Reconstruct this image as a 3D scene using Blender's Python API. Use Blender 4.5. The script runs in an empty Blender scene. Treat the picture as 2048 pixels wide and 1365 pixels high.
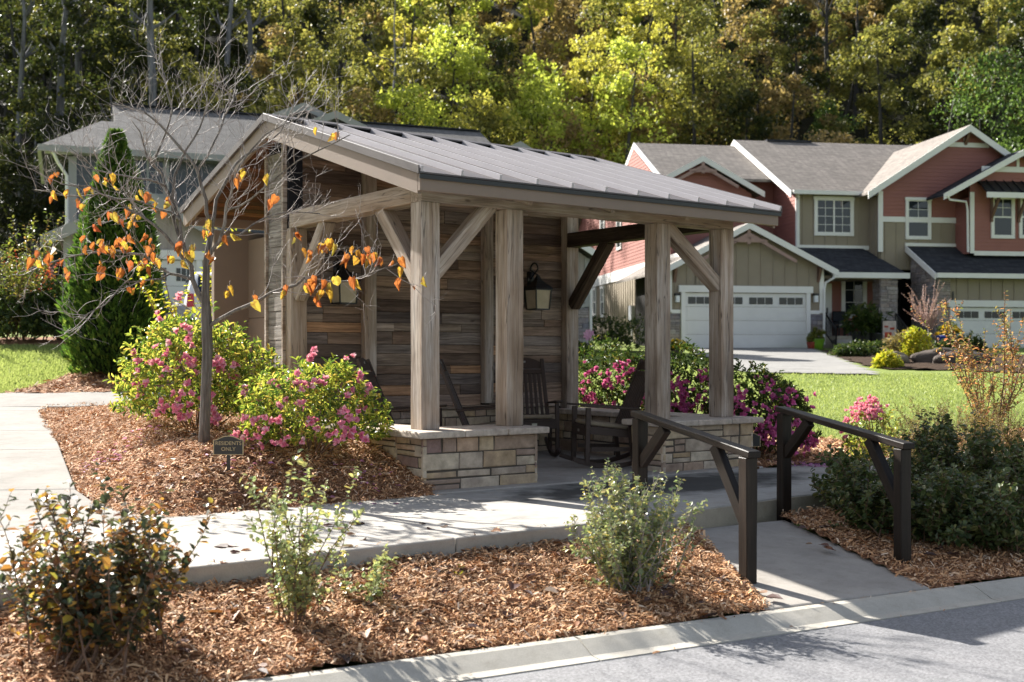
import bpy, math, random
import numpy as np
from mathutils import Vector, Matrix
rng = np.random.default_rng(7)
random.seed(7)
scene = bpy.context.scene
COL = scene.collection
F, HZ, CZ = 2327.7, 714.56, 1.175          # focal length in photo pixels, horizon row, eye height
R = math.radians

def at(px, py, Y):
    return Vector(((px - 1024) / F * Y, Y, CZ - (py - HZ) / F * Y))

# ------------------------------------------------------------------ objects
def tag(o, label=None, cat=None, group=None, kind=None):
    if label: o['label'] = label
    if cat: o['category'] = cat
    if group: o['group'] = group
    if kind: o['kind'] = kind
    return o

def thing(name, label, cat, loc=(0, 0, 0), rz=0.0, group=None, parent=None):
    o = bpy.data.objects.new(name, None)
    o.empty_display_size = .2
    COL.objects.link(o)
    o.location = loc
    o.rotation_euler = (0, 0, rz)
    return tag(o, label, cat, group)

def copy_tree(o, parent=None):
    c = o.copy(); COL.objects.link(c)
    if parent: c.parent = parent
    for ch in list(o.children): copy_tree(ch, c)
    return c

def npmesh(name, V, Fc, mats, midx=None, parent=None, smooth=False):
    """V (n,3); Fc: (m,k) array or list of index lists"""
    me = bpy.data.meshes.new(name)
    V = np.asarray(V, dtype=np.float32)
    me.vertices.add(len(V)); me.vertices.foreach_set('co', V.ravel())
    if isinstance(Fc, np.ndarray) and Fc.ndim == 2:
        m, k = Fc.shape
        me.loops.add(m * k); me.loops.foreach_set('vertex_index', Fc.astype(np.int32).ravel())
        me.polygons.add(m)
        me.polygons.foreach_set('loop_start', np.arange(0, m * k, k, dtype=np.int32))
    else:
        lens = np.array([len(f) for f in Fc], dtype=np.int32)
        idx = np.fromiter((i for f in Fc for i in f), dtype=np.int32)
        me.loops.add(len(idx)); me.loops.foreach_set('vertex_index', idx)
        me.polygons.add(len(lens))
        me.polygons.foreach_set('loop_start', np.concatenate(([0], np.cumsum(lens)[:-1])).astype(np.int32))
    if midx is not None: me.polygons.foreach_set('material_index', np.asarray(midx, dtype=np.int32))
    me.polygons.foreach_set('use_smooth', np.full(len(me.polygons), bool(smooth)))
    me.update(calc_edges=True); me.validate()
    for m_ in (mats if isinstance(mats, (list, tuple)) else [mats]): me.materials.append(m_)
    o = bpy.data.objects.new(name, me); COL.objects.link(o)
    if parent: o.parent = parent
    return o

class MB:
    def __init__(s): s.v = []; s.f = []; s.m = []
    def add(s, vs, fs, mi=0):
        b = len(s.v); s.v += [tuple(v) for v in vs]
        s.f += [[b + i for i in f] for f in fs]; s.m += [mi] * len(fs)
    def box(s, x0, x1, y0, y1, z0, z1, mi=0):
        s.add([(x0, y0, z0), (x1, y0, z0), (x1, y1, z0), (x0, y1, z0), (x0, y0, z1), (x1, y0, z1), (x1, y1, z1), (x0, y1, z1)],
              [(0, 3, 2, 1), (4, 5, 6, 7), (0, 1, 5, 4), (1, 2, 6, 5), (2, 3, 7, 6), (3, 0, 4, 7)], mi)
    def obox(s, c, ax, ay, az, mi=0):
        """centre and three half-axis vectors"""
        c, ax, ay, az = Vector(c), Vector(ax), Vector(ay), Vector(az)
        P = [c + i * ax + j * ay + k * az for k in (-1, 1) for i, j in ((-1, -1), (1, -1), (1, 1), (-1, 1))]
        s.add(P, [(0, 3, 2, 1), (4, 5, 6, 7), (0, 1, 5, 4), (1, 2, 6, 5), (2, 3, 7, 6), (3, 0, 4, 7)], mi)
    def bar(s, p0, p1, w, h, side=(0, 0, 1), mi=0):
        """rectangular bar from p0 to p1: w across, h along the 'side' direction"""
        p0, p1 = Vector(p0), Vector(p1); d = (p1 - p0); L = d.length; d.normalize()
        up = Vector(side); up = (up - d * up.dot(d)).normalized(); ac = d.cross(up)
        s.obox((p0 + p1) / 2, d * L / 2, ac * w / 2, up * h / 2, mi)
    def prism(s, pts, off, mi=0):
        n = len(pts); off = Vector(off); P = [Vector(p) for p in pts]
        s.add(P + [p + off for p in P], [list(range(n))[::-1], list(range(n, 2 * n))] +
              [(i, (i + 1) % n, n + (i + 1) % n, n + i) for i in range(n)], mi)
    def slab(s, pts, t, mi=0): s.prism(pts, (0, 0, -t), mi)
    def sweep(s, pts, w, t, side=(0, 1, 0), mi=0):
        """rectangular section along a polyline lying in a plane perpendicular to side"""
        side = Vector(side); P = [Vector(p) for p in pts]; n = len(P); vs = []
        for i, p in enumerate(P):
            d = (P[min(i + 1, n - 1)] - P[max(i - 1, 0)]).normalized(); nn = side.cross(d)
            for a, b in ((-1, -1), (1, -1), (1, 1), (-1, 1)): vs.append(p + side * a * w / 2 + nn * b * t / 2)
        fs = [(0, 1, 2, 3), tuple(4 * (n - 1) + k for k in (3, 2, 1, 0))]
        for i in range(n - 1):
            for k in range(4): fs.append((4 * i + k, 4 * i + 4 + k, 4 * i + 4 + (k + 1) % 4, 4 * i + (k + 1) % 4))
        s.add(vs, fs, mi)
    def tube(s, pts, rad, n=6, mi=0, cap=True):
        P = [Vector(p) for p in pts]; k = len(P)
        if not hasattr(rad, '__len__'): rad = [rad] * k
        b = len(s.v); ref = Vector((0.31, 0.77, 0.55)); a_prev = None
        for i, p in enumerate(P):
            d = (P[min(i + 1, k - 1)] - P[max(i - 1, 0)])
            d = d.normalized() if d.length > 1e-9 else Vector((0, 0, 1))
            a = (ref if a_prev is None else a_prev); a = a - d * a.dot(d)
            if a.length < 1e-4: a = Vector((1, 0, 0)) - d * d.x
            a.normalize(); a_prev = a; c = d.cross(a)
            for j in range(n):
                t = 2 * math.pi * j / n
                s.v.append(tuple(p + (a * math.cos(t) + c * math.sin(t)) * rad[i]))
        for i in range(k - 1):
            for j in range(n):
                s.f.append([b + i * n + j, b + i * n + (j + 1) % n, b + (i + 1) * n + (j + 1) % n, b + (i + 1) * n + j]); s.m.append(mi)
        if cap:
            s.f.append([b + j for j in range(n)][::-1]); s.m.append(mi)
            s.f.append([b + (k - 1) * n + j for j in range(n)]); s.m.append(mi)
    def lathe(s, prof, c=(0, 0, 0), n=16, mi=0):
        b = len(s.v); c = Vector(c); k = len(prof)
        for r, z in prof:
            for j in range(n):
                t = 2 * math.pi * j / n; s.v.append((c.x + r * math.cos(t), c.y + r * math.sin(t), c.z + z))
        for i in range(k - 1):
            for j in range(n):
                s.f.append([b + i * n + j, b + i * n + (j + 1) % n, b + (i + 1) * n + (j + 1) % n, b + (i + 1) * n + j]); s.m.append(mi)
        s.f.append([b + j for j in range(n)][::-1]); s.m.append(mi)
        s.f.append([b + (k - 1) * n + j for j in range(n)]); s.m.append(mi)
    def build(s, name, mats, parent=None, smooth=False, bevel=0.0, seg=1):
        o = npmesh(name, np.array(s.v, dtype=np.float32).reshape(-1, 3), s.f, mats, s.m, parent, smooth)
        if bevel:
            b = o.modifiers.new('bevel', 'BEVEL'); b.width = bevel; b.segments = seg; b.limit_method = 'ANGLE'; b.angle_limit = R(40)
        return o

# ------------------------------------------------------------------ materials
class NT:
    def __init__(s, name):
        s.mat = bpy.data.materials.new(name); s.mat.use_nodes = True
        s.t = s.mat.node_tree; s.n = s.t.nodes; s.n.clear()
        s.out = s.n.new('ShaderNodeOutputMaterial')
    def new(s, typ, **kw):
        n = s.n.new(typ)
        for k, v in kw.items():
            if k in ('i',):
                for kk, vv in v.items():
                    if isinstance(vv, bpy.types.NodeSocket): s.t.links.new(vv, n.inputs[kk])
                    else: n.inputs[kk].default_value = vv
            else: setattr(n, k, v)
        return n
    def link(s, a, b): s.t.links.new(a, b)
    def coord(s, kind='Object'): return s.new('ShaderNodeTexCoord').outputs[kind]
    def mapping(s, vec, scale=(1, 1, 1), loc=(0, 0, 0)):
        return s.new('ShaderNodeMapping', i={'Vector': vec, 'Scale': scale, 'Location': loc}).outputs[0]
    def noise(s, vec, scale, detail=4, rough=.55, out='Fac', dist=0):
        return s.new('ShaderNodeTexNoise', i={'Vector': vec, 'Scale': scale, 'Detail': detail, 'Roughness': rough, 'Distortion': dist}).outputs[out]
    def ramp(s, fac, stops, interp='LINEAR'):
        r = s.new('ShaderNodeValToRGB', i={'Fac': fac}); r.color_ramp.interpolation = interp
        e = r.color_ramp.elements
        while len(e) < len(stops): e.new(.5)
        for el, (p, c) in zip(e, stops): el.position = p; el.color = (*c, 1) if len(c) == 3 else c
        return r.outputs[0]
    def mix(s, fac, a, b, mode='MIX'):
        m = s.new('ShaderNodeMix', data_type='RGBA', blend_type=mode)
        for sock, v in ((m.inputs[0], fac), (m.inputs[6], a), (m.inputs[7], b)):
            if isinstance(v, bpy.types.NodeSocket): s.link(v, sock)
            else: sock.default_value = v if not isinstance(v, tuple) else ((*v, 1) if len(v) == 3 else v)
        return m.outputs[2]
    def math(s, op, a, b=0.0, c=0.0):
        m = s.new('ShaderNodeMath', operation=op)
        for sock, v in zip(m.inputs, (a, b, c)):
            if isinstance(v, bpy.types.NodeSocket): s.link(v, sock)
            else: sock.default_value = v
        return m.outputs[0]
    def vadd(s, a, b):
        m = s.new('ShaderNodeVectorMath', operation='ADD'); s.link(a, m.inputs[0])
        if isinstance(b, bpy.types.NodeSocket): s.link(b, m.inputs[1])
        else: m.inputs[1].default_value = b
        return m.outputs[0]
    def bump(s, h, strength=.3, dist=.01): return s.new('ShaderNodeBump', i={'Height': h, 'Strength': strength, 'Distance': dist}).outputs[0]
    def pbr(s, col, rough=.6, spec=.4, metal=0.0, normal=None, coat=0.0):
        p = s.new('ShaderNodeBsdfPrincipled')
        for k, v in (('Base Color', col), ('Roughness', rough), ('Specular IOR Level', spec), ('Metallic', metal), ('Coat Weight', coat)):
            if isinstance(v, bpy.types.NodeSocket): s.link(v, p.inputs[k])
            else: p.inputs[k].default_value = ((*v, 1) if isinstance(v, tuple) and len(v) == 3 else v)
        if normal is not None: s.link(normal, p.inputs['Normal'])
        return p.outputs[0]
    def done(s, sh): s.link(sh, s.out.inputs[0]); return s.mat

def m_plain(name, col, rough=.6, spec=.4, metal=0, var=.12, scale=6, bump=0.0):
    t = NT(name); c = t.coord()
    n = t.noise(c, scale, 5, .6)
    lo = tuple(x * (1 - var) for x in col); hi = tuple(min(1, x * (1 + var)) for x in col)
    cc = t.ramp(n, [(.3, lo), (.7, hi)])
    nr = t.bump(t.noise(c, scale * 12, 3), bump, .005) if bump else None
    return t.done(t.pbr(cc, rough, spec, metal, nr))

def m_leaf(name, stops, rough=.45, trans=.4, clump=0.0, spec=.4, gain=1.35, mottle=0):
    t = NT(name)
    rnd = t.new('ShaderNodeNewGeometry').outputs['Random Per Island']
    if clump:
        oi = t.new('ShaderNodeObjectInfo').outputs['Random']
        cn = t.noise(t.coord('Object'), clump, 2, .5)
        rnd = t.math('ADD', t.math('MULTIPLY', rnd, .55), t.math('MULTIPLY', cn, .5))
    col = t.ramp(rnd, stops)
    if mottle:
        mn = t.noise(t.coord('Object'), mottle, 4, .65)
        col = t.mix(t.ramp(mn, [(.42, (0, 0, 0)), (.66, (.85, .85, .85))]), col, (.20, .065, .025))
    p = t.pbr(col, rough, spec)
    tc = t.mix(1.0, col, (gain, gain * 1.02, gain * .75, 1), 'MULTIPLY')
    tr = t.new('ShaderNodeBsdfTranslucent', i={'Color': tc}).outputs[0]
    mx = t.new('ShaderNodeMixShader', i={0: trans, 1: p, 2: tr}).outputs[0]
    return t.done(mx)

def m_wood(name, dark, mid, light, grain='X', scale=1.0, knots=True, rough=.8, island=False, warm=None, bump=.5, cracks=False):
    t = NT(name); c = t.coord()
    rnd = t.new('ShaderNodeNewGeometry').outputs['Random Per Island'] if island else t.new('ShaderNodeObjectInfo').outputs['Random']
    off = t.new('ShaderNodeCombineXYZ', i={0: t.math('MULTIPLY', rnd, 37.0), 1: t.math('MULTIPLY', rnd, 91.0), 2: t.math('MULTIPLY', rnd, 53.0)}).outputs[0]
    c = t.vadd(c, off)
    a, b = 1.8 * scale, 42 * scale
    sc = {'X': (a, b, b), 'Y': (b, a, b), 'Z': (b, b, a)}[grain]
    warp = t.noise(c, 2.2, 2, .5, 'Color')
    cw = t.vadd(c, t.new('ShaderNodeVectorMath', operation='SCALE', i={0: warp, 'Scale': .05}).outputs[0])
    g = t.noise(t.mapping(cw, sc), 1.0, 9, .68)
    g2 = t.noise(t.mapping(cw, tuple(x * .3 for x in sc)), 1.0, 3, .5)
    f = t.math('ADD', t.math('MULTIPLY', g, .7), t.math('MULTIPLY', g2, .35))
    col = t.ramp(f, [(.36, dark), (.52, mid), (.68, light)])
    pat = t.noise(t.mapping(c, tuple(x * .06 + .5 for x in sc)), 1.3, 3, .5)
    col = t.mix(t.ramp(pat, [(.45, (0, 0, 0)), (.75, (.6, .6, .6))]), col, dark)
    if warm:
        wn = t.noise(t.mapping(c, tuple(x * .08 + .3 for x in sc), (5, 3, 1)), 1.0, 3, .6)
        col = t.mix(t.ramp(wn, [(.42, (0, 0, 0)), (.64, (.9, .9, .9))]), col, t.mix(.6, col, warm))
    if cracks:
        bn = t.noise(t.mapping(c, {'X': (.9, 2.5, 2.5), 'Y': (2.5, .9, 2.5), 'Z': (2.5, 2.5, .9)}[grain]), 1.0, 3, .6)
        col = t.mix(1.0, col, t.ramp(bn, [(.34, (.62, .56, .50)), (.5, (1, .97, .93)), (.66, (1.12, 1.13, 1.15))]), 'MULTIPLY')
        ck = t.noise(t.mapping(cw, {'X': (.55, 17, 17), 'Y': (17, .55, 17), 'Z': (17, 17, .55)}[grain], (3, 8, 1)), 1.0, 2, .4)
        cm = t.math('ABSOLUTE', t.math('SUBTRACT', ck, .5))
        col = t.mix(t.ramp(cm, [(.004, (.6, .6, .6)), (.014, (0, 0, 0))]), col, tuple(x * .28 for x in dark))
    if island:
        tone = t.ramp(rnd, [(0, (.45, .38, .36)), (.12, (.55, .55, .62)), (.22, (1.35, 1.18, 1.0)), (.32, (.75, .72, .74)), (.42, (1.0, .78, .62)), (.52, (.42, .34, .31)), (.62, (1.25, 1.15, 1.08)), (.72, (.62, .58, .60)), (.82, (1.1, .80, .60)), (.91, (.85, .82, .85)), (.95, (1.6, 1.05, .66)), (1.0, (1.5, 1.25, 1.0))], 'LINEAR')
        col = t.mix(1.0, col, tone, 'MULTIPLY')
    if knots:
        vor = t.new('ShaderNodeTexVoronoi', i={'Vector': t.mapping(cw, {'X': (1.8, 5.5, 5.5), 'Y': (5.5, 1.8, 5.5), 'Z': (5.5, 5.5, 1.8)}[grain]), 'Scale': 1.0}).outputs['Distance']
        col = t.mix(t.ramp(vor, [(.03, (.75, .75, .75)), (.085, (0, 0, 0))]), col, (dark[0] * .5, dark[1] * .42, dark[2] * .36))
    nr = t.bump(g, bump, .006)
    return t.done(t.pbr(col, rough, .25, 0, nr))

def m_stone(name, stops, sc=9, bump=.6):
    t = NT(name); c = t.coord()
    g = t.new('ShaderNodeNewGeometry').outputs['Random Per Island']
    col = t.ramp(g, stops)
    n1 = t.noise(c, sc, 7, .65); n2 = t.noise(c, sc * .35, 3, .5)
    col = t.mix(1.0, col, t.ramp(n1, [(.3, (.62, .60, .58)), (.7, (1.2, 1.2, 1.2))]), 'MULTIPLY')
    col = t.mix(t.ramp(n2, [(.5, (0, 0, 0)), (.75, (.55, .55, .55))]), col, (.30, .22, .19))
    nr = t.bump(t.noise(c, sc * 3, 8, .7), bump, .012)
    return t.done(t.pbr(col, .85, .2, 0, nr))

def m_concrete(name, col, var=.16, fine=160, stain=(.3, .28, .25), sa=.35, wet=None):
    t = NT(name); c = t.coord()
    n1 = t.noise(c, 1.7, 6, .62); n2 = t.noise(c, fine, 3, .6); n3 = t.noise(c, .6, 4, .5)
    cc = t.ramp(n1, [(.3, tuple(x * (1 - var) for x in col)), (.7, tuple(x * (1 + var * .7) for x in col))])
    cc = t.mix(1.0, cc, t.ramp(n2, [(.3, (.84, .84, .84)), (.72, (1.1, 1.1, 1.1))]), 'MULTIPLY')
    cc = t.mix(t.ramp(n3, [(.52, (0, 0, 0)), (.75, (sa, sa, sa))]), cc, stain)
    n4 = t.noise(c, 9, 5, .7)
    cc = t.mix(1.0, cc, t.ramp(n4, [(.28, (.86, .85, .83)), (.5, (1, 1, 1)), (.8, (1.05, 1.05, 1.05))]), 'MULTIPLY')
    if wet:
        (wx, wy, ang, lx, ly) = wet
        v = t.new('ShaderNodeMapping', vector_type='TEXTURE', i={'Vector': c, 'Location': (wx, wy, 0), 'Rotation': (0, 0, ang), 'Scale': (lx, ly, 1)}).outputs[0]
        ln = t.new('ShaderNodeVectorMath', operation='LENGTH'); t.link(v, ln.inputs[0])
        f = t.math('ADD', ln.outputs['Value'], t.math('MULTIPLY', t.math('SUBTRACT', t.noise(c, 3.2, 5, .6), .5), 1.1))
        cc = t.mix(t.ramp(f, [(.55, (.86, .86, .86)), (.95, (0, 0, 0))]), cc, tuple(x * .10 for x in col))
    nr = t.bump(n2, .25, .004)
    return t.done(t.pbr(cc, .95, .08, 0, nr))

def m_glass(name, tint=(.02, .025, .03), rough=.03):
    t = NT(name)
    n = t.noise(t.coord(), .9, 2, .5)
    nr = t.bump(n, .05, .05)
    return t.done(t.pbr(tint, rough, .45, 0, nr))

M = {}
M['post'] = m_wood('weathered_timber', (.165, .13, .11), (.41, .35, .305), (.61, .555, .51), 'X', warm=(.34, .23, .15), cracks=True)
M['post_shaded'] = m_wood('shade_darkened_timber', (.02, .014, .011), (.055, .038, .028), (.11, .08, .06), 'X', cracks=True)  # post timber darkened: the shade under the roof is put into its colour
M['plank'] = m_wood('reclaimed_planks', (.10, .08, .07), (.275, .235, .205), (.47, .41, .365), 'X', island=True, scale=1.2)
M['plank_y'] = m_wood('reclaimed_planks_end', (.07, .06, .052), (.24, .21, .185), (.40, .37, .34), 'Y', island=False, scale=1.2)
M['soffit'] = m_wood('cedar_soffit', (.085, .042, .022), (.17, .088, .045), (.24, .13, .066), 'X', island=True, knots=False)
M['stain'] = m_wood('dark_stained_wood', (.007, .005, .004), (.018, .012, .009), (.034, .023, .017), 'X', rough=.42, bump=.25)
M['fascia'] = m_plain('taupe_painted_board', (.225, .172, .138), .55, .3, 0, .06, 3, .15)
M['taupe'] = m_plain('taupe_panel', (.27, .205, .16), .6, .3, 0, .05, 2, .1)
M['black'] = m_plain('black_metal', (.012, .012, .013), .4, .5)
M['darkgap'] = m_plain('dark_recess', (.015, .014, .014), .9, .1)
def m_roofmetal():
    t = NT('standing_seam_metal'); c = t.coord()
    n = t.noise(t.mapping(c, (2, .6, 1)), 1.5, 4, .6)
    col = t.ramp(n, [(.3, (.105, .094, .095)), (.7, (.13, .117, .118))])
    nr = t.bump(t.noise(t.mapping(c, (1.2, .5, 1)), 3.0, 2, .5), .08, .02)
    return t.done(t.pbr(col, t.ramp(n, [(.2, (.46,) * 3), (.8, (.54,) * 3)]), .14, .0, nr))
M['metal'] = m_roofmetal()
M['seam'] = m_plain('glint_pale_seam', (.45, .43, .45), .3, .6, 0, .05, 2)  # paler than the roof sheets: sun glint on the seams painted into the colour
M['stone'] = m_stone('ledge_stone', [(0, (.56, .45, .31)), (.2, (.50, .36, .22)), (.35, (.62, .53, .41)), (.5, (.36, .27, .21)), (.62, (.56, .39, .27)), (.75, (.64, .54, .42)), (.88, (.31, .21, .19)), (1, (.54, .43, .29))])
M['mortar'] = m_plain('shadow_mortar', (.10, .085, .07), .95, .1)
M['cap'] = m_stone('cap_stone', [(0, (.50, .43, .36)), (.5, (.56, .48, .40)), (1, (.47, .39, .33))], 14, .4)
M['greystone'] = m_stone('grey_ledge_stone', [(0, (.30, .27, .26)), (.25, (.42, .38, .36)), (.5, (.19, .19, .23)), (.75, (.36, .30, .27)), (1, (.24, .22, .23))])
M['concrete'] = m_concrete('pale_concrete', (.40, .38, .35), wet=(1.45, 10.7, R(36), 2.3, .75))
M['rampcon'] = m_concrete('ramp_concrete', (.36, .335, .305), .2)
M['stepcon'] = m_concrete('step_concrete', (.42, .37, .29), .2)
M['floorcon'] = m_concrete('slab_concrete', (.40, .365, .33), .2)
M['kerb'] = m_concrete('kerb_concrete', (.46, .435, .385), .14)
def m_asphalt():
    t = NT('asphalt'); c = t.coord()
    n = t.noise(c, 75, 4, .75); n1 = t.noise(c, 1.1, 6, .65)
    v = t.new('ShaderNodeTexVoronoi', i={'Vector': c, 'Scale': 85.0}).outputs['Color']
    col = t.ramp(n, [(.3, (.10, .10, .106)), (.55, (.17, .17, .18)), (.75, (.29, .29, .30))])
    bw = t.new('ShaderNodeRGBToBW', i={0: v}).outputs[0]
    col = t.mix(.35, col, t.mix(1.0, t.ramp(bw, [(0, (.2,) * 3), (1, (1,) * 3)]), (.5, .5, .51, 1), 'MULTIPLY'))
    col = t.mix(1.0, col, t.ramp(n1, [(.3, (.85,) * 3), (.7, (1.12,) * 3)]), 'MULTIPLY')
    return t.done(t.pbr(col, .8, .3, 0, t.bump(n, .5, .006)))
M['asphalt'] = m_asphalt()
def m_ground(name, a, b, c3, s=3.0):
    t = NT(name); c = t.coord()
    n = t.noise(c, s, 6, .65); n2 = t.noise(c, 60, 4, .7)
    col = t.mix(t.ramp(n2, [(.35, (0, 0, 0)), (.7, (1, 1, 1))]), t.ramp(n, [(.3, a), (.7, b)]), c3)
    return t.done(t.pbr(col, .95, .1, 0, t.bump(n2, .6, .02)))
M['soil'] = m_ground('mulch_soil', (.17, .085, .048), (.30, .16, .09), (.22, .115, .065))
M['turf'] = m_ground('turf', (.14, .19, .045), (.22, .27, .08), (.18, .22, .06), .8)
M['soil_shaded'] = m_ground('shade_darkened_mulch', (.035, .024, .017), (.07, .045, .03), (.05, .033, .022))  # mulch darkened: the house's shadow over this bed is put into the colour
M['litter'] = m_ground('forest_floor', (.012, .013, .007), (.024, .023, .011), (.018, .018, .008), .3)
def m_chips():
    t = NT('shredded_mulch'); r = t.new('ShaderNodeNewGeometry').outputs['Random Per Island']
    col = t.ramp(r, [(0, (.13, .065, .04)), (.15, (.38, .20, .105)), (.5, (.57, .315, .155)), (.82, (.70, .45, .26)), (1, (.78, .62, .47))])
    return t.done(t.pbr(col, .8, .2))
M['chips'] = m_chips()
M['grass'] = m_leaf('grass_blades', [(0, (.17, .22, .07)), (.5, (.29, .34, .12)), (.85, (.40, .43, .18)), (1, (.50, .47, .28))], .5, .4, .45)
M['bark'] = m_wood('grey_bark', (.06, .052, .045), (.16, .14, .125), (.32, .30, .275), 'Z', 2.0, False, .9)
M['twig'] = m_plain('silver_twig', (.31, .27, .255), .6, .3, 0, .25, 30)
M['brown_twig'] = m_plain('brown_twig', (.16, .10, .07), .7, .2, 0, .25, 30)
M['trunk'] = m_wood('dark_forest_bark', (.03, .028, .027), (.065, .06, .056), (.11, .105, .10), 'Z', .35, False, .95)
M['trunk_pale'] = m_wood('forest_bark', (.07, .068, .072), (.17, .165, .175), (.30, .30, .32), 'Z', .35, False, .95)
M['redbud'] = m_leaf('redbud_leaf', [(0, (.34, .10, .03)), (.3, (.46, .18, .05)), (.5, (.36, .09, .045)), (.68, (.52, .30, .05)), (.85, (.50, .38, .06)), (1, (.26, .24, .06))], .45, .42, 0, .35, 1.4, 26)
M['azalea'] = m_leaf('azalea_leaf', [(0, (.05, .10, .02)), (.35, (.13, .19, .035)), (.6, (.33, .36, .06)), (.88, (.48, .47, .10)), (1, (.50, .30, .09))], .38, .42, 0, .5, 1.5)
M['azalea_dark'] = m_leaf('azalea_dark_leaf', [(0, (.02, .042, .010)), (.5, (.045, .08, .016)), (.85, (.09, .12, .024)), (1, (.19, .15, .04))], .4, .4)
M['pink'] = m_leaf('pink_petal', [(0, (.72, .18, .34)), (.4, (.80, .30, .46)), (.8, (.85, .46, .58)), (1, (.86, .62, .68))], .6, .3, 0, .2, 1.1)
M['magenta'] = m_leaf('magenta_petal', [(0, (.62, .11, .34)), (.5, (.72, .17, .44)), (1, (.78, .30, .55))], .6, .3, 0, .2, 1.1)
M['petal_fallen'] = m_leaf('fallen_petal', [(0, (.45, .18, .40)), (.5, (.60, .28, .52)), (1, (.55, .22, .38))], .7, .2)
M['f_red'] = m_leaf('bronze_leaf', [(0, (.03, .045, .026)), (.36, (.075, .09, .05)), (.54, (.14, .105, .06)), (.72, (.30, .12, .05)), (.88, (.46, .25, .055)), (1, (.45, .40, .08))], .36, .35, 0, .45)
M['f_olive'] = m_leaf('olive_leaf', [(0, (.14, .20, .10)), (.45, (.28, .33, .17)), (.8, (.42, .42, .19)), (1, (.52, .42, .14))], .32, .38, 0, .55)
M['hedge'] = m_leaf('hedge_leaf', [(0, (.04, .066, .024)), (.5, (.085, .12, .04)), (.9, (.15, .17, .06)), (1, (.23, .21, .07))], .36, .32, 0, .5)
M['tan_leaf'] = m_leaf('tan_leaf', [(0, (.11, .10, .035)), (.5, (.20, .165, .06)), (1, (.30, .22, .10))], .6, .35)
M['orange_leaf'] = m_leaf('orange_leaf', [(0, (.12, .15, .04)), (.3, (.28, .25, .08)), (.55, (.40, .23, .09)), (.8, (.46, .24, .11)), (1, (.40, .14, .08))], .45, .42)
M['arbor'] = m_leaf('arborvitae_spray', [(0, (.03, .07, .014)), (.5, (.07, .14, .024)), (.85, (.13, .22, .035)), (1, (.20, .26, .05))], .5, .3)
M['yellow_leaf'] = m_leaf('yellow_green_leaf', [(0, (.20, .26, .03)), (.5, (.42, .42, .04)), (1, (.55, .44, .05))], .45, .45, 0, .35, 1.4)
M['hydrangea'] = m_leaf('hydrangea_leaf', [(0, (.06, .09, .018)), (.5, (.14, .17, .03)), (.85, (.26, .25, .05)), (1, (.34, .20, .08))], .5, .4)
M['dark_leaf'] = m_leaf('dark_evergreen_leaf', [(0, (.02, .04, .012)), (.6, (.05, .08, .02)), (1, (.12, .14, .03))], .4, .35)
M['red_leaf'] = m_leaf('red_leaf', [(0, (.30, .03, .02)), (.6, (.42, .07, .03)), (1, (.5, .2, .05))], .45, .4)
M['pinktwig'] = m_leaf('pinkish_leaf', [(0, (.30, .17, .15)), (.6, (.42, .26, .23)), (1, (.5, .34, .28))], .6, .35)
FT = {}
FT['dark'] = m_leaf('forest_dark', [(0, (.012, .018, .007)), (.4, (.03, .042, .012)), (.75, (.07, .075, .018)), (.93, (.17, .15, .03)), (1, (.32, .26, .04))], .5, .38, .25)
FT['olive'] = m_leaf('forest_olive', [(0, (.04, .048, .014)), (.35, (.11, .12, .034)), (.65, (.25, .235, .065)), (.9, (.44, .38, .105)), (1, (.58, .47, .14))], .5, .48, .3)
FT['yellow'] = m_leaf('forest_yellow', [(0, (.10, .11, .026)), (.35, (.29, .285, .06)), (.7, (.55, .50, .105)), (1, (.72, .62, .15))], .5, .5, .3)
FT['lime'] = m_leaf('forest_lime', [(0, (.09, .12, .022)), (.35, (.26, .31, .055)), (.7, (.52, .55, .105)), (1, (.68, .68, .17))], .5, .5, .3)
FT['rust'] = m_leaf('forest_rust', [(0, (.075, .06, .03)), (.4, (.21, .16, .07)), (.75, (.39, .28, .12)), (1, (.55, .38, .15))], .55, .45, .3)
FT['green'] = m_leaf('forest_green', [(0, (.025, .048, .014)), (.4, (.075, .13, .03)), (.8, (.17, .25, .06)), (1, (.30, .36, .10))], .45, .42, .3)
M['red'] = m_plain('red_lap_siding', (.29, .118, .096), .6, .3, 0, .06, 1.5)
M['tan'] = m_plain('tan_board_siding', (.28, .235, .175), .65, .3, 0, .05, 1.5)
M['white'] = m_plain('white_trim', (.74, .73, .70), .5, .4, 0, .04, 2)
M['brown'] = m_plain('brown_bracket', (.17, .10, .075), .6, .3)
M['mauve'] = m_plain('taupe_truss', (.33, .22, .19), .6, .3)
M['grey'] = m_plain('slate_grey_siding', (.10, .108, .125), .6, .3, 0, .06, 1.5)
M['greige'] = m_plain('greige_siding', (.34, .30, .27), .6, .3, 0, .06, 1.5)
M['door_white'] = m_plain('white_door', (.70, .69, .66), .45, .4, 0, .03, 2)
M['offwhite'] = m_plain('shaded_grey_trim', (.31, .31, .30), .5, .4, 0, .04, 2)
M['glass'] = m_glass('window_glass')
M['warmglass'] = m_plain('frosted_lantern_glass', (.40, .33, .24), .25, .6, 0, .1, 8)
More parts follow.
